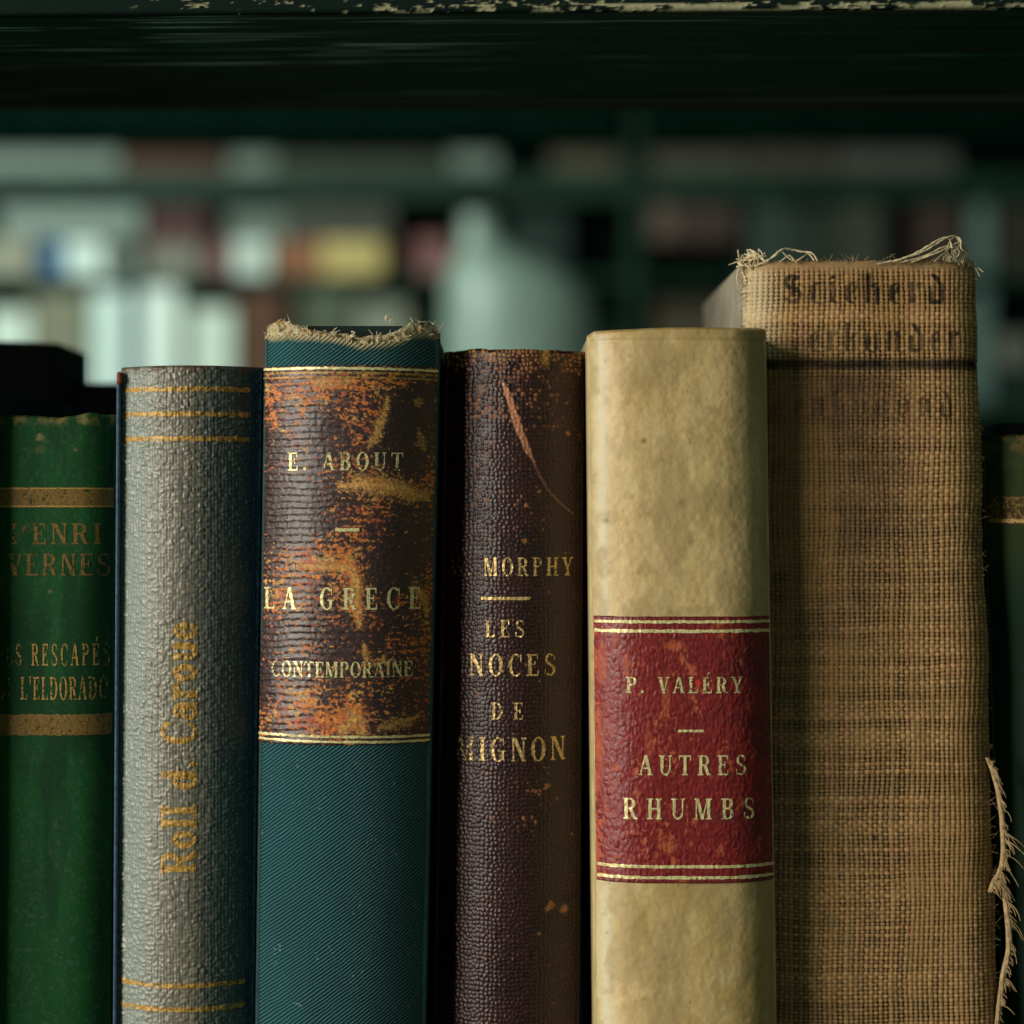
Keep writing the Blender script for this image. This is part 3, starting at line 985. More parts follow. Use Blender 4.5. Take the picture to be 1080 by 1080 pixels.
# torn head of the twill book: hollow back, lining paper and cotton fuzz
def torn_head():
    b = about
    x = np.linspace(277, 460, 150)
    inner = np.array([(276, 344), (283, 338), (291, 335), (303, 338), (312, 341), (322, 346), (338, 348), (355, 350), (370, 354), (381, 356), (392, 352), (405, 352),
                      (415, 349), (424, 343), (433, 338), (446, 337), (455, 338), (460, 345)], float)
    top = np.interp(x, inner[:, 0], inner[:, 1]) + 3.0 * (fbm(x * 0.3, x * 0, 4, 3) - 0.5)
    ok = np.ones(len(x))
    rows = []
    for j, f in enumerate(np.linspace(0, 1, 14)):
        py = lerp(top, top_about(x) + 9, f)
        bulge = 0.0004 * (fbm(x * 0.25, py * 0.3, 1, 3) - 0.5) * 4 - 0.0006 * math.sin(f * 3)
        p = b.at(x, py, 0.0)
        p[:, 1] += 0.0016 + bulge - 0.0009 * f
        rows.append(p)
    back = rows[0].copy()
    back[:, 1] += 0.0012
    back[:, 2] -= 0.0008
    back2 = back.copy()
    back2[:, 2] -= 0.004
    P = np.stack([back2, back] + rows)
    U = np.broadcast_to(x, P.shape[:2])
    V = P[..., 2] / S
    n = fbm(U * 0.18, V * 0.25, 3, 4)
    col = np.ones(P.shape) * np.array((0.66, 0.56, 0.34))
    col = mixc(col, (0.20, 0.14, 0.06), sstep(0.52, 0.66, n))
    col = mixc(col, (0.55, 0.30, 0.10), sstep(0.55, 0.7, fbm(U * 0.11, V * 0.3, 6, 3)) * 0.7)
    col = mixc(col, (0.015, 0.04, 0.04), sstep(430, 437, U) * sstep(458, 452, U) * sstep(344, 340, 540 - V) * 0.95)
    me = np_mesh('torn_lining', P, grid_quads(*P.shape[:2]), col, np.full(P.shape[:2], .9), np.stack([U * .01, V * .01], -1))
    link('torn_lining', me, tinted('torn_lining_paper', 'fine', 0.9, 3.0, None, 0.1, 0.35, 0.0004), b.root)
    # the dark hollow and the inner back of the spine
    hexa('spine_hollow', (X(302), X(438)), (X(302), X(438)), b.yf + 0.0064, b.yf + 0.0095, (540 - 341) * b.k, (540 - 420) * b.k, 0.0006,
         plain('dark_spine_lining', (0.012, 0.020, 0.018), 0.8, 0.2, 600), b.root)
    tb = Tubes()
    for i in range(150):
        px = rng.uniform(276, 460)
        tp = np.interp(px, inner[:, 0], inner[:, 1])
        f = rng.random() ** 1.4
        py = lerp(tp, top_about(px) + 4, f)
        p0 = b.at(px, py, 0.0002)[:] if True else 0
        p0[1] += 0.0006 * (1 - f)
        ln = rng.uniform(0.0003, 0.0012) * (2.2 if rng.random() < 0.07 else 1)
        a = rng.normal(0, 0.9)
        d = np.array([math.sin(a), -0.55 * rng.random(), abs(math.cos(a)) * rng.uniform(.3, 1)])
        bend = rng.normal(0, 0.5, 3)
        pts = [p0 + d * ln * t + bend * ln * t * t * 0.6 for t in np.linspace(0, 1, 5)]
        tb.add(pts, np.linspace(0.00007, 0.00003, 5), 4)
    o = tb.build('frayed_fibres', M_FIBRE, b.root)
    o['kind'] = 'stuff'
    tb2 = Tubes()
    for cx, cy in ((408, 332), (414, 336), (433, 336), (373, 350)):
        pts = [b.at(cx + dx * 5, cy + dz * 3 + 6 * (1 - t), 0.0003)
               for t, dx, dz in zip(np.linspace(0, 1, 7), rng.normal(0, .5, 7), rng.normal(0, .5, 7))]
        tb2.add(spline(pts, 20), 0.00011, 5)
        tb2.build('loose_thread', M_FIBRE, b.root)
        tb2 = Tubes()


k = about.k
X = lambda v: (v - 540) * k
torn_head()

# ---------------------------------------------------------------- dark maroon pebbled leather book


def cells_morphy(px, py):
    wx = px + 2.0 * (fbm(px * 0.07, py * 0.07, 2, 2) - 0.5)
    wy = py + 2.0 * (fbm(px * 0.07, py * 0.07, 5, 2) - 0.5)
    return worley(wx * 0.215, wy * 0.215, 4)


def d_morphy(px, py):
    f1, f2, i = cells_morphy(px, py)
    return 0.00022 * sstep(0.0, 0.55, f2 - f1) * (0.5 + 0.6 * i) + d_zero(px, py) * 0.6


SCRATCH = [(531, 405), (536, 418), (543, 440), (551, 462), (558, 478), (563, 487)]
SCRATCH2 = [(562, 485), (568, 500), (578, 517), (590, 530), (605, 542)]


def c_morphy(px, py, d):
    f1, f2, i = cells_morphy(px, py)
    hi = sstep(0.12, 0.45, f2 - f1)
    c = np.ones(px.shape + (3,)) * np.array((0.033, 0.0072, 0.0060))
    c = c * (0.7 + 0.5 * i)[..., None]
    n = fbm(px * 0.03, py * 0.03, 3, 3)
    n2 = fbm(px * 0.25, py * 0.25, 6, 3)
    # grain tops rubbed to bare leather here and there, most at the head
    k = 0.80 * np.exp(-np.maximum(py - 374, 0) / 22.0) + 0.34 * np.exp(-((px - 545) / 55) ** 2) * np.exp(-((py - 430) / 45) ** 2)
    k = k + 0.20 * np.exp(-((px - 560) / 40) ** 2 - ((py - 850) / 60) ** 2) + 0.265 + 0.6 * (n - .5) - 0.2 * sstep(498, 480, px)
    w = sstep(0.0, 0.16, k - (0.35 + 0.65 * i) + 0.55 * (n2 - 0.5)) * hi
    wc = np.array((0.36, 0.13, 0.055)) * (0.5 + 0.9 * n2)[..., None]
    wc = mixc(wc, (0.50, 0.25, 0.07), sstep(392, 372, py) * sstep(.4, .6, n2))
    c = c * (1 - w[..., None]) + wc * w[..., None]
    dark = sstep(0.52, 0.7, fbm(px * 0.05, py * 0.03, 1, 3))
    c = c * (1 - 0.35 * dark)[..., None]
    q, pos = seg_dist(px, py, SCRATCH)
    r = 3.6 * np.sin(math.pi * np.clip(0.12 + 0.83 * pos, 0, 1)) + 0.5
    s = sstep(1.25, 0.65, q / r + 0.9 * (n2 - 0.5))
    c = mixc(c, (0.50, 0.20, 0.10), s)
    q, pos = seg_dist(px, py, SCRATCH2)
    s2 = sstep(1.6, 0.6, q / (1.25 - 0.4 * pos)) * 0.75
    c = mixc(c, (0.24, 0.10, 0.065), s2)
    bare = np.exp(-((px - 575) / 3.5) ** 2) * sstep(388, 380, py)
    c = mixc(c, (0.55, 0.26, 0.07), bare)
    for (x, y, rr) in ((599, 456, 2.2), (553, 570, 2.4), (576, 830, 3), (580, 958, 5), (595, 962, 5), (568, 986, 2), (604, 884, 2)):
        c = mixc(c, (0.40, 0.16, 0.06), sstep(1.3, .4, np.hypot(px - x, py - y) / rr + 1.8 * (n2 - .5)))
    return c, 0.30 + 0.16 * n2 + 0.3 * w


bk = Book('book', 'dark maroon pebbled leather book with a long pale scratch near the top', 'book',
          (468, 455), (618, 612), 371, 0.0020, 0.0088, 2.15, 0.112, d_morphy,
          lambda x: 371 + 3.0 * (fbm(x * 0.13, x * 0, 2, 3) - 0.5) - 1.5 * np.exp(-((x - 500) / 10) ** 2), BOOKS)
M_MOROCCO = tinted('maroon_grained_leather', 'fine', 0.4, 3.0, None, 0.5, 0.25, 0.00006)
bk.spine(M_MOROCCO, c_morphy, 200, 0.95)
bk.body(plain('maroon_board_leather', (0.022, 0.009, 0.009), 0.5, 0.4, 900), 2.2)
LM = 0.00008
GM = M_GOLD
bk.letters(layout('M. MORPHY', 474, 604, 588, 607.5, .72, [.74, .6, 0, .26, .26, .24, .24, .26, .24]), GM, LM)
bk.rule(631.3, 508, 559, 3.2, GM, LM, 0.15, 'gilt_dash', 20)
bk.letters(layout('LES', 512, 553, 654, 672, .80, [.3, .26, .24]), GM, LM)
bk.letters(layout('NOCES', 495, 586, 690, 713, .80, [.2, .18, .2, .18, .2]), GM, LM)
bk.letters(layout('DE', 518, 552, 741, 759, .84, [.38, .32]), GM, LM)
bk.letters(layout('MIGNON', 481, 596, 778, 803, .76, [.60, .24, .26, .2, .2, .18]), GM, LM)

# ---------------------------------------------------------------- cream vellum book with a red label


def d_vellum(px, py):
    l = 620 + 0.0096 * (py - 350)
    r = 811 + 0.0151 * (py - 350)
    g = -0.00014 * np.exp(-((px - l - 21) / 4.0) ** 2) - 0.00012 * np.exp(-((r - px - 14) / 6.0) ** 2)
    cap = -0.00016 * np.exp(-((py - 359 - 1.5 * (fbm(px * .05, px * 0, 2, 2) - .5)) / 2.2) ** 2)
    return g + cap + 0.00034 * (fbm(px * 0.035, py * 0.02, 3, 3) - 0.5) + 0.00012 * (fbm(px * 0.20, py * 0.16, 1, 3) - 0.5)


_sp = [(rng.uniform(632, 812), rng.uniform(356, 1085), rng.uniform(.8, 2.2), rng.uniform(.2, .75)) for _ in range(75)]


def c_vellum(px, py, d):
    n = fbm(px * 0.018, py * 0.008, 2, 4)
    m = fbm(px * 0.09, py * 0.06, 4, 4)
    fi = fbm(px * 0.4, py * 0.22, 6, 3)
    c = np.ones(px.shape + (3,)) * np.array((0.560, 0.400, 0.178))
    c = mixc(c, (0.40, 0.265, 0.080), 0.8 * sstep(0.36, 0.68, n))
    c = mixc(c, (0.57, 0.44, 0.20), 0.45 * sstep(0.42, 0.75, m))
    c = c * (0.84 + 0.34 * fi)[..., None]
    # pale highlight stripe painted along the left joint
    l = 620 + 0.0096 * (py - 350)
    c = mixc(c, (0.66, 0.60, 0.42), 0.75 * np.exp(-((px - l - 13) / 8.0) ** 2) * (0.6 + 0.6 * m))
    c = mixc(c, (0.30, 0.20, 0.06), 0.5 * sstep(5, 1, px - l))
    for (x, y, r, k) in _sp + [(679, 465, 3.2, .9), (718, 530, 5, .8), (640, 549, 3, .8), (699, 485, 2, .8), (727, 572, 2.5, .6), (775, 555, 3, .5), (664, 375, 2, .7), (700, 1010, 3, .5)]:
        s = (np.abs(px - x) < 3 * r) & (np.abs(py - y) < 3 * r)
        q = np.zeros(px.shape)
        q[s] = k * np.exp(-((px[s] - x) ** 2 + (py[s] - y) ** 2) / (r * r))
        c = mixc(c, (0.17, 0.085, 0.022), np.clip(q, 0, 1))
    st = sstep(0.60, 0.74, fbm(px * 0.055, py * 0.05, 5, 4))
    c = mixc(c, (0.30, 0.20, 0.06), st * 0.35)
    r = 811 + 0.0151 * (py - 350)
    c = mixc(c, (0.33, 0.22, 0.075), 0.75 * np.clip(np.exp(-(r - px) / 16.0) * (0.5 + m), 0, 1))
    c = mixc(c, (0.36, 0.25, 0.10), 0.6 * sstep(0.44, 0.64, fbm(px * 0.035, py * 0.022, 7, 4)))
    hd = sstep(361, 350, py)
    c = mixc(c, (0.42, 0.27, 0.09), hd * sstep(.4, .6, m) * 0.8)
    return c, 0.42 + 0.2 * m


bk = Book('book', 'cream vellum book with a red leather label and gilt double rules', 'book',
          (620, 627.5), (811, 822.5), 350, -0.0085, 0.0062, 3.8, 0.125, d_vellum,
          lambda x: 350.5 - 2.2 * sstep(640, 720, x) + 1.2 * (fbm(x * .08, x * 0, 1, 2) - .5) + 3.5 * np.exp(-((x - 621) / 5) ** 2) - 1.0 * sstep(780, 800, x), BOOKS)
M_VELLUM = tinted('cream_vellum', 'fine', 0.25, 1.4, None, 0.45, 0.12, 0.00008)
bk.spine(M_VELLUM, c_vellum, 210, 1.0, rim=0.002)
bk.body(plain('vellum_board', (0.46, 0.36, 0.17), 0.5, 0.4, 200, 0.2), 2.6)


def d_red(px, py):
    wx = px + 10 * (fbm(px * 0.09, py * 0.07, 2, 3) - 0.5)
    wy = py + 10 * (fbm(px * 0.09, py * 0.07, 6, 3) - 0.5)
    f1, f2, i = worley(wx * 0.20, wy * 0.12, 2)
    return 0.000085 * sstep(0, 0.5, f2 - f1) * (0.4 + 0.8 * i) + 0.00020 * (fbm(px * .26, py * .15, 3, 3) - .5)


def c_red(px, py, d):
    n = fbm(px * 0.10, py * 0.055, 3, 4)
    n2 = fbm(px * 0.34, py * 0.28, 5, 3)
    l = 620 + 0.0096 * (py - 350)
    c = np.ones(px.shape + (3,)) * np.array((0.205, 0.0130, 0.0120))
    c = c * (0.6 + 0.75 * n2)[..., None]
    c = mixc(c, (0.085, 0.010, 0.014), 0.7 * sstep(0.45, 0.65, fbm(px * 0.022, py * 0.03, 1, 3)) * sstep(690, 800, px))
    e = 0.20 * np.exp(-(px - l - 6) / 6.0) + 0.025 * np.exp(-((px - 705) / 30) ** 2)
    w = sstep(0.61, 0.73, 0.6 * n + 0.4 * n2 + e * 0.9) * 0.8
    for (x, y, rx, ry, kk) in ((712, 681, 11, 5, .8), (662, 697, 4, 9, .6), (702, 735, 4, 22, .6), (704, 893, 9, 6, .8), (760, 896, 3, 6, .6), (684, 782, 4, 18, .4), (636, 700, 5, 24, .6), (634, 790, 5, 40, .5)):
        w = np.maximum(w, kk * sstep(1.3, .5, np.hypot((px - x) / rx, (py - y) / ry) + 1.3 * (n2 - .5)))
    c = mixc(c, (0.45, 0.095, 0.032), w)
    c = mixc(c, (0.62, 0.03, 0.03), sstep(1.3, .5, np.hypot((px - 736) / 3.5, (py - 720) / 3.5)) * .9)
    edge = np.maximum(sstep(4, 1, py - 650), sstep(4, 1, 932 - py))
    c = mixc(c, (0.075, 0.012, 0.012), edge * .7)
    return c, 0.30 + 0.22 * n2 + 0.25 * w


lab = bk.patch('leather_label', tinted('red_label_leather', 'fine', 0.45, 2.4, None, 0.42, 0.2, 0.00007),
               lambda py, l, r: l + 4.0, lambda py, l, r: r - 2.0, 650, 932, 230, 340, 0.00022, c_red, d_red)
LV = 0.00030
for y, h in ((655.8, 3.0), (665.6, 3.4), (914.0, 3.2), (925.6, 3.2)):
    bk.rule(y, 629 if y < 800 else 632, 814 if y < 800 else 818, h, M_GOLD_PALE, LV, 0.10, jag=0.9, parent=lab, dispfn=d_red)
bk.letters(layout('P. VALÉRY', 661, 783, 714, 731, .86, [.18, .15, 0, .2, .26, .36, .3, .28, .26]), M_GOLD_PALE, LV, parent=lab, dispfn=d_red)
bk.rule(770.8, 714, 742, 2.6, M_GOLD_PALE, LV, 0.2, 'gilt_dash', 12, lab, dispfn=d_red)
bk.letters(layout('AUTRES', 674, 787, 796.5, 817.5, .80, [.08, .1, .14, .14, .2, .2]), M_GOLD_PALE, LV, parent=lab, dispfn=d_red)
bk.letters(layout('RHUMBS', 658, 796, 842, 864, .80, [.06, .08, .16, .16, .2, .2]), M_GOLD_PALE, LV, parent=lab, dispfn=d_red)

# ---------------------------------------------------------------- coarse woven book with black broken lettering
PRINT = layout(['X_S', 'X_c', 'X_i', 'X_e', 'X_h', 'X_e', 'X_r', 'X_d'], 826, 998, 289, 320, .9, [.05] * 8) + \
    layout(['X_e', 'X_r', 'X_k', 'X_u', 'X_n', 'X_d', 'X_e', 'X_r'], 852, 1012, 341, 371, .80, [.3, .25, .2, .1, .1, .1, .15, .0]) + \
    layout(['X_e', 'X_n', 'X_h', 'X_u', 'X_n', 'X_u', 'X_n', 'X_d'], 836, 1006, 412, 440, .8, [.5, .5, .5, .5, .5, .4, .3, .3])


def weave(px, py):
    wx = px + 2.4 * (fbm(px * 0.02, py * 0.012, 2, 2) - 0.5) * 2 + 0.5 * (vnoise(px * 0.2, py * 0.25, 4) - 0.5)
    wy = py + 2.2 * (fbm(px * 0.014, py * 0.03, 5, 2) - 0.5) * 2 + 0.5 * (vnoise(px * 0.2, py * 0.25, 6) - 0.5) + 0.006 * (px - 920)
    a = wx / 5.3
    b = wy / 4.1
    ia, ib = np.floor(a), np.floor(b)
    fa, fb = a - ia - 0.5, b - ib - 0.5
    ha = _T[1][ia.astype(int) & 255, 7]
    hb = _T[2][ib.astype(int) & 255, 9]
    odd = (ia + ib) % 2
    over = np.where(odd > 0.5, 1.0, -1.0)
    wa, wb = 0.26 + 0.22 * ha * (0.7 + 0.6 * vnoise(px * .05, py * .16, 2)), 0.30 + 0.22 * hb * (0.7 + 0.6 * vnoise(px * .16, py * .05, 5))
    # height of the upright thread and of the crosswise one at this point
    za = np.sqrt(np.clip(1 - (fa / wa) ** 2, 0, 1)) * 0.75 + 0.55 * over * np.cos(math.pi * fb)
    zb = np.sqrt(np.clip(1 - (fb / wb) ** 2, 0, 1)) * 0.75 - 0.55 * over * np.cos(math.pi * fa)
    za = np.where(np.abs(fa) < wa, za, -0.9)
    zb = np.where(np.abs(fb) < wb, zb, -0.9)
    h = np.maximum(za, zb)
    return h, za > zb, ha, hb, ia, ib


def d_cloth(px, py):
    h = weave(px, py)[0]
    return (0.00028 * h) * sstep(279, 290, py) + 0.0010 * (fbm(px * 0.012, py * 0.01, 4, 2) - 0.5) + 0.0003 * (fbm(px * .05, py * .05, 1, 2) - .5)


def c_cloth(px, py, d):
    h, up, ha, hb, ia, ib = weave(px, py)
    tone = np.where(up, ha, hb)
    base = np.array((0.285, 0.152, 0.058))
    c = np.ones(px.shape + (3,)) * base * (np.where(up, 0.42 + 0.7 * tone + 0.25 * sstep(420, 300, py), 0.50 + 1.05 * tone) * np.where(up, 1.0, 0.90 + 0.2 * vnoise(px * 0.018, ib * 1.63, 6)))[..., None]
    c = c * (0.75 + 0.5 * vnoise(px * 0.6, py * 0.6, 3))[..., None]
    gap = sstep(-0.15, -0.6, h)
    c = mixc(c, (0.060, 0.034, 0.016), gap)               # gaps painted dark, as shade in the recesses between threads
    rubbed = sstep(0.72, 1.15, h) * (0.45 + 0.8 * vnoise(px * 0.12, ib * 0.9, 4)) * np.where(up, 0.55, 1.0)  # thread crests painted paler, relief highlights put into the colour
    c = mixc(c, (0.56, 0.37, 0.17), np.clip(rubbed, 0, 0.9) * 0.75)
    red = (_T[5][ia.astype(int) & 255, (ib.astype(int) // 9) & 255] > 0.90) & up
    c = mixc(c, (0.36, 0.15, 0.10), red * 0.55)
    # old soot and damp stains; st also paints in the left neighbour's shade
    n = fbm(px * 0.012, py * 0.008, 6, 4)
    n2 = fbm(px * 0.06, py * 0.07, 2, 4)
    st = np.exp(-(np.maximum(py - 430, 0) / 330) ** 2) * sstep(385, 400, py) * sstep(1010, 880, px + 90 * (n - 0.5))
    st = np.clip(st * 0.80 + 0.5 * (n2 - 0.5) * st, 0, 1)
    c = mixc(c, (0.105, 0.055, 0.027), st)
    c = mixc(c, (0.12, 0.09, 0.045), 0.25 * sstep(0.52, 0.68, n2) * sstep(400, 560, py))
    c = mixc(c, (0.30, 0.17, 0.06), 0.5 * sstep(0.5, 0.66, n))
    # paler frayed left edge above its neighbour
    c = mixc(c, (0.58, 0.48, 0.29), 0.75 * sstep(835, 795, px) * sstep(400, 370, py))
    c = mixc(c, (0.34, 0.215, 0.10), 0.8 * sstep(289, 281, py + 3 * (n2 - .5)))
    bar = np.exp(-((py - 384 - 0.00 * px) / 6.5) ** 4) * (0.92 + 0.5 * (n2 - .5))
    c = mixc(c, (0.017, 0.014, 0.010), np.clip(bar, 0, 1) * (0.55 + 0.45 * sstep(-.3, .4, h)))
    ink = raster(PRINT, px, py) * sstep(-0.5, 0.25, h) * (0.30 + 0.95 * n2)
    c = mixc(c, (0.018, 0.016, 0.014), np.clip(ink * 1.15, 0, 0.95))
    mark = np.exp(-((px - 922) / 2.2) ** 2 - ((py - 884) / 4.0) ** 2)
    c = mixc(c, (0.01, 0.02, 0.03), mark)
    return c, np.full(px.shape, 0.86)


bk = Book('book', 'tall coarse woven tan cloth book with frayed threads and faded black lettering', 'book',
          (786, 812), (1031, 1055), 277, 0.0042, 0.0042, 7.0, 0.112, d_cloth,
          lambda x: 277 + 2.2 * (fbm(x * 0.13, x * 0, 3, 3) - 0.5) - 2 * np.exp(-((x - 795) / 8) ** 2), BOOKS)
cloth = bk
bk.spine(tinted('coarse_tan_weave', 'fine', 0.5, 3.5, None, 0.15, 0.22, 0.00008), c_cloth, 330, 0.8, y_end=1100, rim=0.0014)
bk.body(plain('dusty_grey_board', (0.30, 0.27, 0.20), 0.85, 0.2, 250, 0.25, 0.3), 2.8, plain('tan_cloth_board', (0.20, 0.13, 0.06), 0.9, 0.2, 900), dz=0.0014)
k = bk.k


def threads():
    b = cloth
    P = lambda x, y, o=0.0: b.at(x, y, 0.0, 0.0) + np.array([0, -o, 0])
    lines = [
        ([(925, 279), (955, 272), (975, 262), (990, 253), (1000, 251), (1004, 262)], .00020),
        ([(940, 277), (968, 268), (985, 259), (996, 252), (1008, 249), (1012, 258), (1006, 267)], .00018),
        ([(948, 278), (975, 270), (992, 262), (1004, 259), (1012, 266), (1008, 274)], .00018),
        ([(960, 277), (986, 268), (998, 262), (1001, 256), (1006, 250), (1013, 252), (1014, 262), (1020, 266)], .00020),
        ([(985, 276), (996, 266), (1006, 258), (1016, 256), (1018, 266), (1014, 275)], .00016),
        ([(808, 277), (818, 268), (826, 263), (836, 264), (846, 266), (856, 268), (862, 276)], .00020),
        ([(822, 277), (832, 270), (838, 276), (846, 272), (852, 268), (858, 275)], .00017),
        ([(806, 276), (816, 271), (824, 266), (830, 272), (840, 278)], .00013),
        ([(780, 262), (781, 270), (783, 280), (786, 288), (789, 296)], .00017),
        ([(784, 268), (780, 284), (779, 296), (784, 300)], .00014),
        ([(1022, 277), (1032, 279), (1040, 285)], .00014),
        ([(1020, 278), (1031, 281), (1036, 290)], .00010),
        ([(792, 262), (800, 268), (806, 276), (796, 280)], .00016),
    ]
    for pts, r in lines:
        pp = [P(x, y, 0.0007 + 0.0008 * rng.random()) for x, y in pts]
        w = spline(pp, 40) + rng.normal(0, 0.00003, (40, 3))
        t = Tubes()
        t.add(w, r * (0.85 + 0.3 * rng.random(40)), 6)
        t.build('loose_thread', M_THREAD, b.root)
    fz = Tubes()
    for i in range(420):
        q = rng.random()
        if q < 0.42:
            px, py = rng.uniform(784, 1032), 277 + rng.normal(0, 2.5)
            a = rng.normal(0, .9)
            d = np.array([math.sin(a), -.5 * rng.random(), abs(math.cos(a)) * .8])
            ln = rng.uniform(.0004, .0015)
        elif q < 0.64:
            px, py = 787 + abs(rng.normal(0, 4)), rng.uniform(272, 350)
            d = np.array([-1.0, -.6 * rng.random(), rng.normal(0, .6)])
            ln = rng.uniform(.0005, .0018)
        else:
            py = rng.uniform(285, 1085)
            px = b.lr(py)[1] - abs(rng.normal(0, 2)) - 1
            d = np.array([1.0, -.4 * rng.random(), rng.normal(0, .7)])
            ln = rng.uniform(.0003, .0011) * (1.8 if py > 830 else 1)
        p0 = P(px, py)
        bend = rng.normal(0, .5, 3)
        fz.add([p0 + d * ln * t + bend * ln * t * t * .6 for t in np.linspace(0, 1, 5)], np.linspace(.00008, .00003, 5), 4)
    o = fz.build('frayed_fibres', M_FIBRE_TAN, b.root)
    o['kind'] = 'stuff'
    # bunched corner of threads at the head
    kn = Tubes()
    for i in range(46):
        cx, cy = (1012 + rng.normal(0, 5), 270 + rng.normal(0, 3)) if i < 26 else (794 + rng.normal(0, 6), 270 + rng.normal(0, 4))
        pts = [P(cx + rng.normal(0, 5), cy + rng.normal(0, 4), .0006 + .0006 * rng.random()) for _ in range(4)]
        kn.add(spline(pts, 14), .00014, 5)
    kn.build('thread_tuft', M_THREAD, b.root)['kind'] = 'stuff'
    # the torn joint hanging off the right edge, a twisted strip of selvedge
    path = [(1043, 800), (1049, 815), (1055, 838), (1059, 868), (1060, 900), (1057, 918), (1050, 930), (1045, 942)]
    path2 = [(1046, 942), (1055, 925), (1061, 938), (1064, 965), (1066, 1000), (1060, 1030), (1056, 1060), (1052, 1095), (1052, 1130)]
    yb = b.yf + 0.0015
    for path_, w in ((path, .00062), (path2, .00075)):
        c = spline([np.array([(x - 540) * b.k, yb, (540 - y) * b.k]) for x, y in path_], 110)
        t = Tubes()
        m = 5
        for s in range(m):
            ph = 2 * math.pi * s / m + np.linspace(0, 9, 110)
            o = c + np.stack([np.cos(ph) * w * .40, np.sin(ph) * w * .40, 0 * ph], 1) + rng.normal(0, .00002, (110, 3))
            t.add(o, .00028 * np.sin(np.linspace(.5, math.pi - .3, 110)) + .00008, 6)
        t.build('torn_strip', M_FIBRE_TAN, b.root)
        h = Tubes()
        for i in range(110):
            j = int(np.clip(rng.choice([18, 34, 52, 70, 92]) + rng.normal(0, 11), 4, 106))
            p0 = c[j] + np.array([w * .3, -.0004, 0])
            d = np.array([1.0, -.5 * rng.random(), -.5 + rng.normal(0, .35)])
            ln = rng.gamma(2.0, .0005)
            bend = rng.normal(0, .45, 3) + np.array([-.5, 0, -.9])
            h.add([p0 + d * ln * q + bend * ln * q * q * .5 for q in np.linspace(0, 1, 5)], np.linspace(.00013, .00006, 5), 4)
        h.build('frayed_fibres', M_FIBRE_TAN, b.root)['kind'] = 'stuff'


threads()

# ---------------------------------------------------------------- dark green book, far right
OLIVE = (0.024, 0.040, 0.008)


def c_olive(px, py, d):
    c = np.ones(px.shape + (3,)) * np.array(OLIVE)
    n = fbm(px * 0.05, py * 0.02, 3, 4)
    c = c * (0.6 + 0.8 * n)[..., None]
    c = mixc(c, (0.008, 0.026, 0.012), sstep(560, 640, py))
    c = mixc(c, (0.11, 0.07, 0.025), sstep(0.5, 0.7, fbm(px * 0.12, py * 0.1, 5, 3)) * sstep(500, 462, py))
    c = mixc(c, (0.06, 0.038, 0.014), sstep(521, 524, py) * sstep(556, 553, py) * .8)
    return c, np.full(px.shape, 0.6)


bk = Book('book', 'dark green book with a gold-ruled band, at the far right of the row', 'book',
          (1040, 1062), (1190, 1204), 461, 0.0098, 0.006, 3.0, 0.10, d_green,
          lambda x: 461 + 3 * (fbm(x * .1, x * 0, 3, 3) - .5), BOOKS)
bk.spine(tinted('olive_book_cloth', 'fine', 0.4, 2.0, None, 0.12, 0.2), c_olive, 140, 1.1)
bk.body(plain('olive_board_cloth', OLIVE, 0.65, 0.3, 900), 2.0)
bk.rule(538, 1048, 1180, 24.0, M_GOLD_DULL, 0.00014, 0.50, 'gilt_band', jag=1.2)
bk.rule(549.5, 1048, 1180, 4.0, M_GOLD_OCHRE, 0.00018, 0.2, jag=1.2)
bk.rule(525.0, 1048, 1180, 2.0, M_GOLD_DULL, 0.00016, 0.35, jag=1.0)

bk = Book('book', 'unseen black cloth book added left of the green one to shade it', 'book',  # out-of-view neighbour, added to cast shade on the green spine
          (-200, -206), (-24, -30), 402, -0.0085, 0.004, 4.0, 0.11, None, None, BOOKS)
M_BLACK = plain('black_cloth', (0.006, 0.009, 0.008), 0.7, 0.3, 500)
bk.spine(M_BLACK, lambda px, py, d: (np.ones(px.shape + (3,)) * .008, np.full(px.shape, .7)), 40, 6)
bk.body(M_BLACK, 2.2)

# ---------------------------------------------------------------- black books lying behind the row
M_BLACK = plain('black_cloth', (0.006, 0.009, 0.008), 0.7, 0.3, 500)


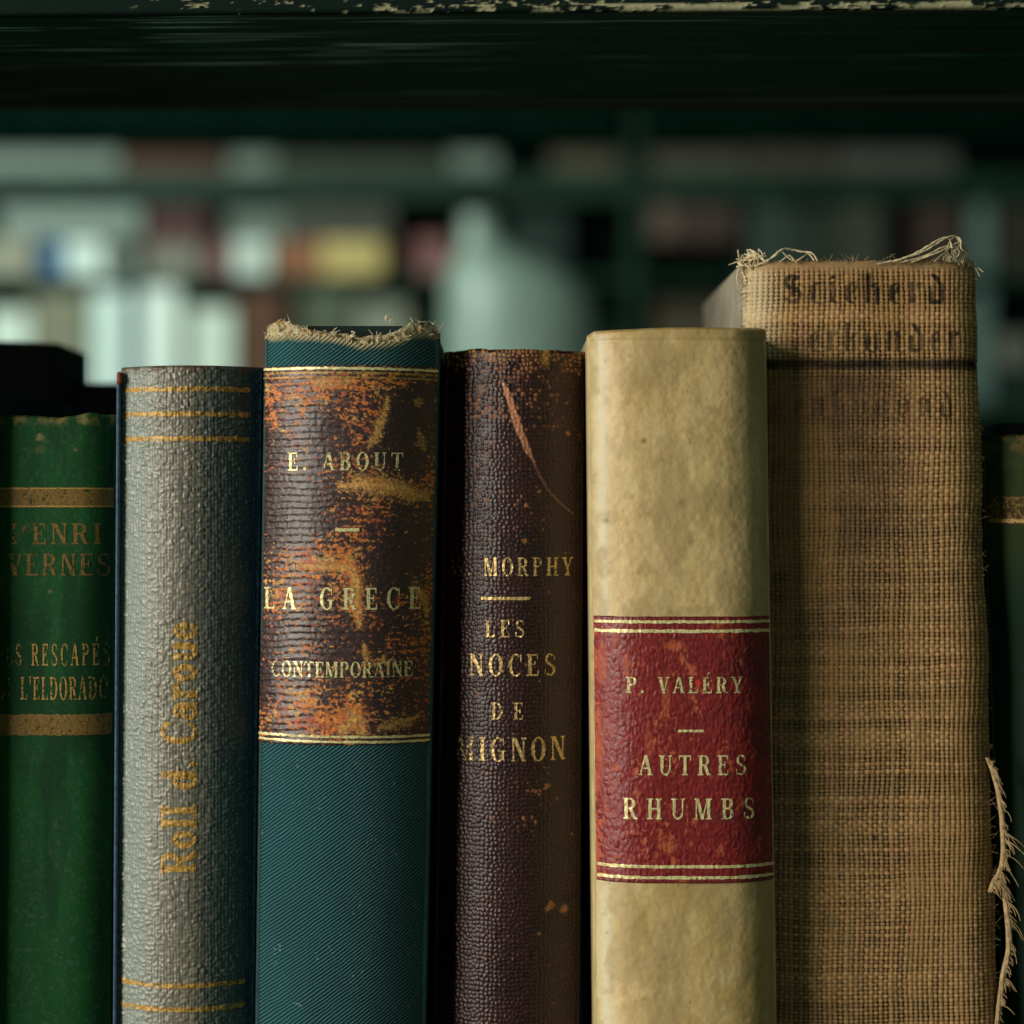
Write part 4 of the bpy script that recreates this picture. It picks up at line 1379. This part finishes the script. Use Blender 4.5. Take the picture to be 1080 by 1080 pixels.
def back_book(name, label, xa, xb, pa, pb, y0, y1, zt0, zt1, rot=0.0):
    """a plain closed book standing fore-edge away; pixel edges measured at its own depth"""
    kk = S * (D + y0) / D
    x0, x1 = (xa - 540) * kk, (xb - 540) * kk
    r = thing(name, label, 'book', ((x0 + x1) / 2, (y0 + y1) / 2, FLOOR_Z), 'dark books standing behind the row')
    z0, z1 = (540 - pa) * kk, (540 - pb) * kk
    bm = bmesh.new()
    n = 13
    sec = []
    for i in range(n):
        a = math.pi * i / (n - 1)
        f = (1 - math.cos(a)) / 2
        sec.append((lerp(x0, x1, f), y0 + 0.006 * (1 - math.sin(a) ** .6), lerp(z0, z1, f)))
    lo = [bm.verts.new((x, y, FLOOR_Z)) for x, y, z in sec]
    hi = [bm.verts.new((x, y, z)) for x, y, z in sec]
    h2 = [bm.verts.new((x, y + .0025, z - .0002)) for x, y, z in sec]
    l2 = [bm.verts.new((x, y + .0025, z - .02)) for x, y, z in sec]
    for a, b in ((lo, hi), (hi, h2), (h2, l2)):
        for i in range(n - 1):
            bm.faces.new((a[i], a[i + 1], b[i + 1], b[i]))
    me = bpy.data.meshes.new('spine')
    bm.normal_update()
    bm.to_mesh(me)
    bm.free()
    link('spine', me, M_BLACK, r)
    w = 0.0022
    hexa('front_board', (x0, x0 + w), (x0, x0 + w), y0 + .0065, y1, z0, FLOOR_Z, .0004, M_BLACK, r)
    hexa('back_board', (x1 - w, x1), (x1 - w, x1), y0 + .0065, y1, z1, FLOOR_Z, .0004, M_BLACK, r)
    hexa('page_block', (x0 + w + 2e-5, x1 - w - 2e-5), (x0 + w + 2e-5, x1 - w - 2e-5), y0 + .0095, y1 - .003, min(z0, z1) - .003, FLOOR_Z + .002, .0003, M_PAGE, r)


back_book('book', 'black book standing behind the green cloth book, its slanting top out of focus', -90, 60, 358, 361, 0.130, 0.176, 0, 0)
back_book('book', 'shorter black book showing in the gap left of the grey pebbled book', 62, 150, 404, 404, 0.150, 0.20, 0, 0)
back_book('book', 'black book showing above the dark green book at the far right', 1052, 1210, 444, 444, 0.116, 0.21, 0, 0)

# ------------------------------------------------------------------ the far side of the room (out of focus)
FY = 5.2
FK = S * (D + FY) / D


def fx(px):
    return (px - 540) * FK


def fz(py):
    return (540 - py) * FK


ROOM_Z = fz(1020)
fl = hexa('floor', (-3.2, 3.2), (-3.2, 3.2), 1.2, 6.2, ROOM_Z, ROOM_Z - 0.05, 0, plain('dark_wood_floor', (0.05, 0.035, 0.022), 0.5, 0.4, 12, .4, .3, .002, (.2, 3, 1)))
fl['kind'] = 'structure'
wl = hexa('wall', (-3.2, 3.2), (-3.2, 3.2), 5.9, 6.0, 2.2, ROOM_Z + 0.001, 0, plain('dark_green_wall', (0.012, 0.030, 0.022), 0.8, 0.2, 6))
wl['kind'] = 'structure'
M_CASE = plain('bottle_green_case_paint', (0.005, 0.024, 0.014), 0.6, 0.2, 14)
case = thing('bookcase', 'blurred dark green bookcase across the room full of pale and coloured books', 'bookcase', (0, FY + .17, ROOM_Z))
hexa('back_panel', (fx(-120), fx(1200)), (fx(-120), fx(1200)), FY + .33, FY + .35, fz(-120), ROOM_Z + .03, .002, M_CASE, case)
M_FASCIA = plain('blackish_green_paint', (0.0015, 0.0085, 0.0055), 0.9, 0.0, 14)
hexa('fascia', (fx(-118), fx(655)), (fx(-118), fx(655)), FY - .06, FY - .03, fz(40), fz(151), .004, M_FASCIA, case)
hexa('fascia', (fx(682), fx(1198)), (fx(682), fx(1198)), FY - .06, FY - .03, fz(40), fz(151), .004, M_FASCIA, case)
for (ya, yb) in ((-60, -40), (60, 84), (182, 213), (290, 301), (425, 445), (600, 620), (780, 800), (985, 1005)):
    hexa('shelf_board', (fx(-118), fx(1198)), (fx(-118), fx(1198)), FY - .02, FY + .328, fz(ya), fz(yb), .004, M_CASE, case)
for xa in (-135, 662, 1199):
    hexa('upright', (fx(xa), fx(xa + 14)), (fx(xa), fx(xa + 14)), FY - .03, FY + .329, fz(-125), ROOM_Z, .004, M_CASE, case)

_fm = {}


def fmat(c):
    if c not in _fm:
        _fm[c] = plain('far_cloth', c, 0.7, 0.3, 40, 0.15)
    return _fm[c]


def far_book(label, xa, xb, pt, pb, col, lying=False, dy=0.0, cat='book', deep=0.2):
    """a closed book on a far shelf: bound cover, two boards and leaves"""
    y0 = FY + dy
    x0, x1, z1, z0 = fx(xa), fx(xb), fz(pt), fz(pb)
    r = thing('book', label, cat, ((x0 + x1) / 2, y0 + deep / 2, z0), 'blurred books on the far bookcase')
    m = fmat(col)
    w = min(.006, (z1 - z0 if lying else x1 - x0) * .14)
    if lying:
        hexa('spine', (x0, x1), (x0, x1), y0, y0 + .008, z1, z0, .003, m, r)
        hexa('back_board', (x0, x1), (x0, x1), y0 + .0085, y0 + deep, z0 + w, z0, .001, m, r, 1)
        hexa('front_board', (x0, x1), (x0, x1), y0 + .0085, y0 + deep, z1, z1 - w, .001, m, r, 1)
        hexa('page_block', (x0 + .004, x1 - .004), (x0 + .004, x1 - .004), y0 + .009, y0 + deep - .006, z1 - w - .0004, z0 + w + .0004, .001, M_PAGE, r, 1)
    else:
        hexa('spine', (x0, x1), (x0, x1), y0, y0 + .008, z1, z0, .003, m, r)
        hexa('front_board', (x0, x0 + w), (x0, x0 + w), y0 + .0085, y0 + deep, z1, z0, .001, m, r, 1)
        hexa('back_board', (x1 - w, x1), (x1 - w, x1), y0 + .0085, y0 + deep, z1, z0, .001, m, r, 1)
        hexa('page_block', (x0 + w + .0004, x1 - w - .0004), (x0 + w + .0004, x1 - w - .0004), y0 + .009, y0 + deep - .006, z1 - .004, z0 + .002, .001, M_PAGE, r, 1)
    return r


WH, CR, GR, DK, BR, RD, BL, OR, PK, TE = (.62, .68, .60), (.50, .46, .34), (.26, .30, .26), (.018, .034, .028), (.13, .055, .035), (.20, .05, .05), (.02, .10, .24), (.50, .24, .07), (.36, .14, .14), (.20, .36, .33)
LIST = [
    # row under the top board: low stacks
    ('long pale stacked book at the left end of the top blurred shelf', -30, 126, 160, 181, (.30, .36, .31), True),
    ('flat brown book lying right of the pale one on the top blurred shelf', 128, 238, 162, 182, BR, True),
    ('small beige book lying on the top blurred shelf above the teal twill book', 242, 290, 161, 182, GR, True),
    ('long dull olive book lying flat in the middle of the top blurred shelf', 292, 470, 164, 182, (.07, .075, .05), True),
    ('small cream book lying on the top blurred shelf above the maroon book', 474, 526, 160, 182, GR, True),
    ('pale brown book lying on the top blurred shelf left of the case upright', 580, 655, 160, 182, (.14, .11, .07), True),
    ('grey brown book lying on the top blurred shelf right of the case upright', 680, 786, 160, 182, (.13, .11, .08), True),
    ('dull brown book lying above the vellum book on the top blurred shelf', 790, 880, 157, 182, (.11, .08, .06), True),
    ('mauve grey book lying at the right on the top blurred shelf', 884, 1010, 158, 182, (.16, .14, .12), True),
    # middle row
    ('long white book lying on top at the left of the middle blurred shelf', 0, 148, 219, 250, (.36, .43, .38), True),
    ('cream book lying under the long white one at the far left', -20, 36, 253, 290, CR, True),
    ('small bright blue book at the left of the middle blurred shelf', 39, 69, 256, 290, (.008, .13, .34), False),
    ('white book beside the small bright blue one', 69, 109, 255, 290, (.72, .80, .74), False),
    ('pale grey book right of the white and blue pair', 111, 140, 262, 290, GR, False),
    ('dull red book lying above a cream one on the middle blurred shelf', 154, 216, 218, 258, (.11, .04, .04), True),
    ('cream grey book lying under the dull red one', 152, 212, 259, 290, (.34, .31, .25), True),
    ('grey book lying on the pile left of the orange book', 240, 302, 222, 256, (.22, .26, .22), True),
    ('rosy pink book at the foot of the pile above the grey pebbled book', 218, 244, 256, 290, (.30, .10, .11), False),
    ('white book at the foot of the pile left of the orange book', 246, 284, 255, 290, (.60, .66, .60), False),
    ('dark grey brown book lying on top of the orange and cream books', 304, 414, 216, 252, (.09, .085, .065), True),
    ('orange red book lying under the dark grey brown one', 290, 338, 254, 290, (.46, .17, .08), True),
    ('yellow cream book lying right of the orange red one', 339, 404, 254, 290, (.58, .42, .16), True),
    ('pink book standing left of the pale jug on the middle blurred shelf', 436, 476, 250, 290, PK, False),
    ('dark green book standing behind the neck of the pale jug', 540, 600, 222, 290, DK, False),
    ('dusty pink book just right of the case upright on the middle blurred shelf', 678, 712, 214, 254, (.20, .13, .10), True),
    ('brown book lying beside the dusty pink one', 714, 780, 214, 256, (.09, .05, .04), True),
    ('dull teal book standing above the woven book at its left', 792, 836, 212, 290, (.055, .085, .07), False),
    ('dark olive book standing above the middle of the woven book', 838, 884, 220, 290, (.04, .05, .035), False),
    ('grey olive book standing behind the loose threads of the woven book', 886, 934, 210, 290, (.085, .085, .06), False),
    ('dull rust book standing at the right of the middle blurred shelf', 968, 1016, 208, 290, (.09, .05, .04), False),
    ('tall pale teal book standing just right of the woven book', 1026, 1047, 216, 290, (.22, .32, .29), False),
    ('dark brown book standing at the right edge of the middle blurred shelf', 1056, 1096, 214, 290, (.06, .05, .035), False),
    # lower row
    ('bright white book at the far left of the lower blurred shelf', -16, 30, 326, 425, WH, False),
    ('broad cream book standing right of the bright white one on the lower blurred shelf', 34, 92, 308, 425, (.32, .30, .20), False),
    ('white book showing above the shorter black book', 97, 131, 306, 425, (.66, .76, .72), False),
    ('narrow blue book between two white ones on the lower blurred shelf', 132, 147, 306, 425, (.015, .07, .15), False),
    ('tall white book standing above the grey pebbled book', 148, 188, 298, 425, (.72, .78, .72), False),
    ('short white book left of the rust brown one on the lower blurred shelf', 200, 246, 324, 425, (.62, .68, .58), False),
    ('rust brown book standing left of the top of the teal twill book', 252, 300, 306, 425, (.16, .06, .03), False),
    ('grey green book standing above the torn head of the teal twill book', 316, 372, 304, 425, (.13, .15, .09), False),
    ('pale book standing above the right of the torn head of the teal twill book', 376, 430, 318, 425, (.36, .36, .27), False),
    ('dim brown book standing left of the woven book on the lower blurred shelf', 690, 760, 318, 425, (.10, .07, .04), False),
    ('pale teal book under the tall teal one, right of the woven book', 1026, 1046, 306, 425, (.20, .30, .27), False),
    ('pale grey book lying at the right edge of the lower blurred shelf', 1050, 1092, 352, 386, (.26, .25, .20), True),
    ('dark book lying under the pale grey one at the right edge', 1050, 1100, 387, 425, DK, True),
]
for i, it in enumerate(LIST):
    it = it[:5] + (tuple(c * (0.62 if max(it[5]) < 0.56 else 1.0) for c in it[5]),) + it[6:]
    far_book(*it, dy=0.006 * (i % 3), deep=0.17 + 0.02 * (i % 3))

# a pale jug on a table in between
JY = 3.9
JK = S * (D + JY) / D
TABLE_PY = 500
jug = thing('jug', 'pale out-of-focus jug with rounded shoulders and a narrow neck set left, behind the row', 'jug', ((552 - 540) * JK, JY + .1, (540 - TABLE_PY) * JK))
M_JUG = plain('pale_glaze', (0.16, 0.205, 0.172), 0.45, 0.5, 20, .12)


def jug_mesh():
    prof = [(0.60, 500, 552), (.93, 494, 552), (1.0, 450, 552), (1.02, 400, 553), (1.0, 350, 553), (.95, 315, 550), (.82, 292, 540), (.60, 272, 526), (.38, 260, 514), (.28, 250, 508), (.24, 240, 507), (.23, 230, 506), (.235, 223, 506), (.22, 220, 506), (.15, 221, 506)]
    m = 40
    V = []
    for f, py, cx in prof:
        rx = 88 * f * JK
        ry = min(rx, .085 * f + .01)
        for j in range(m):
            a = 2 * math.pi * j / m
            V.append(((cx - 540) * JK + rx * math.cos(a), JY + .1 + ry * math.sin(a), (540 - py) * JK))
    n = len(prof)
    q = []
    for i in range(n - 1):
        for j in range(m):
            q.append([i * m + j, i * m + (j + 1) % m, (i + 1) * m + (j + 1) % m, (i + 1) * m + j])
    return np_mesh('jug_body', V, q)


link('jug_body', jug_mesh(), M_JUG, jug)
M_TBL = plain('dark_table_wood', (0.03, 0.022, 0.015), 0.5, 0.4, 20)
tz = (540 - TABLE_PY) * JK
tab = thing('table', 'dark wooden table under the pale jug, hidden behind the row of books', 'table', (0.05, JY + .15, ROOM_Z))
hexa('tabletop', (-.4, .5), (-.4, .5), JY - .15, JY + .45, tz - .0005, tz - .03, .003, M_TBL, tab)
for lx in (-.37, .43):
    for ly in (JY - .12, JY + .38):
        hexa('leg', (lx, lx + .04), (lx, lx + .04), ly, ly + .04, tz - .0305, ROOM_Z, .002, M_TBL, tab)
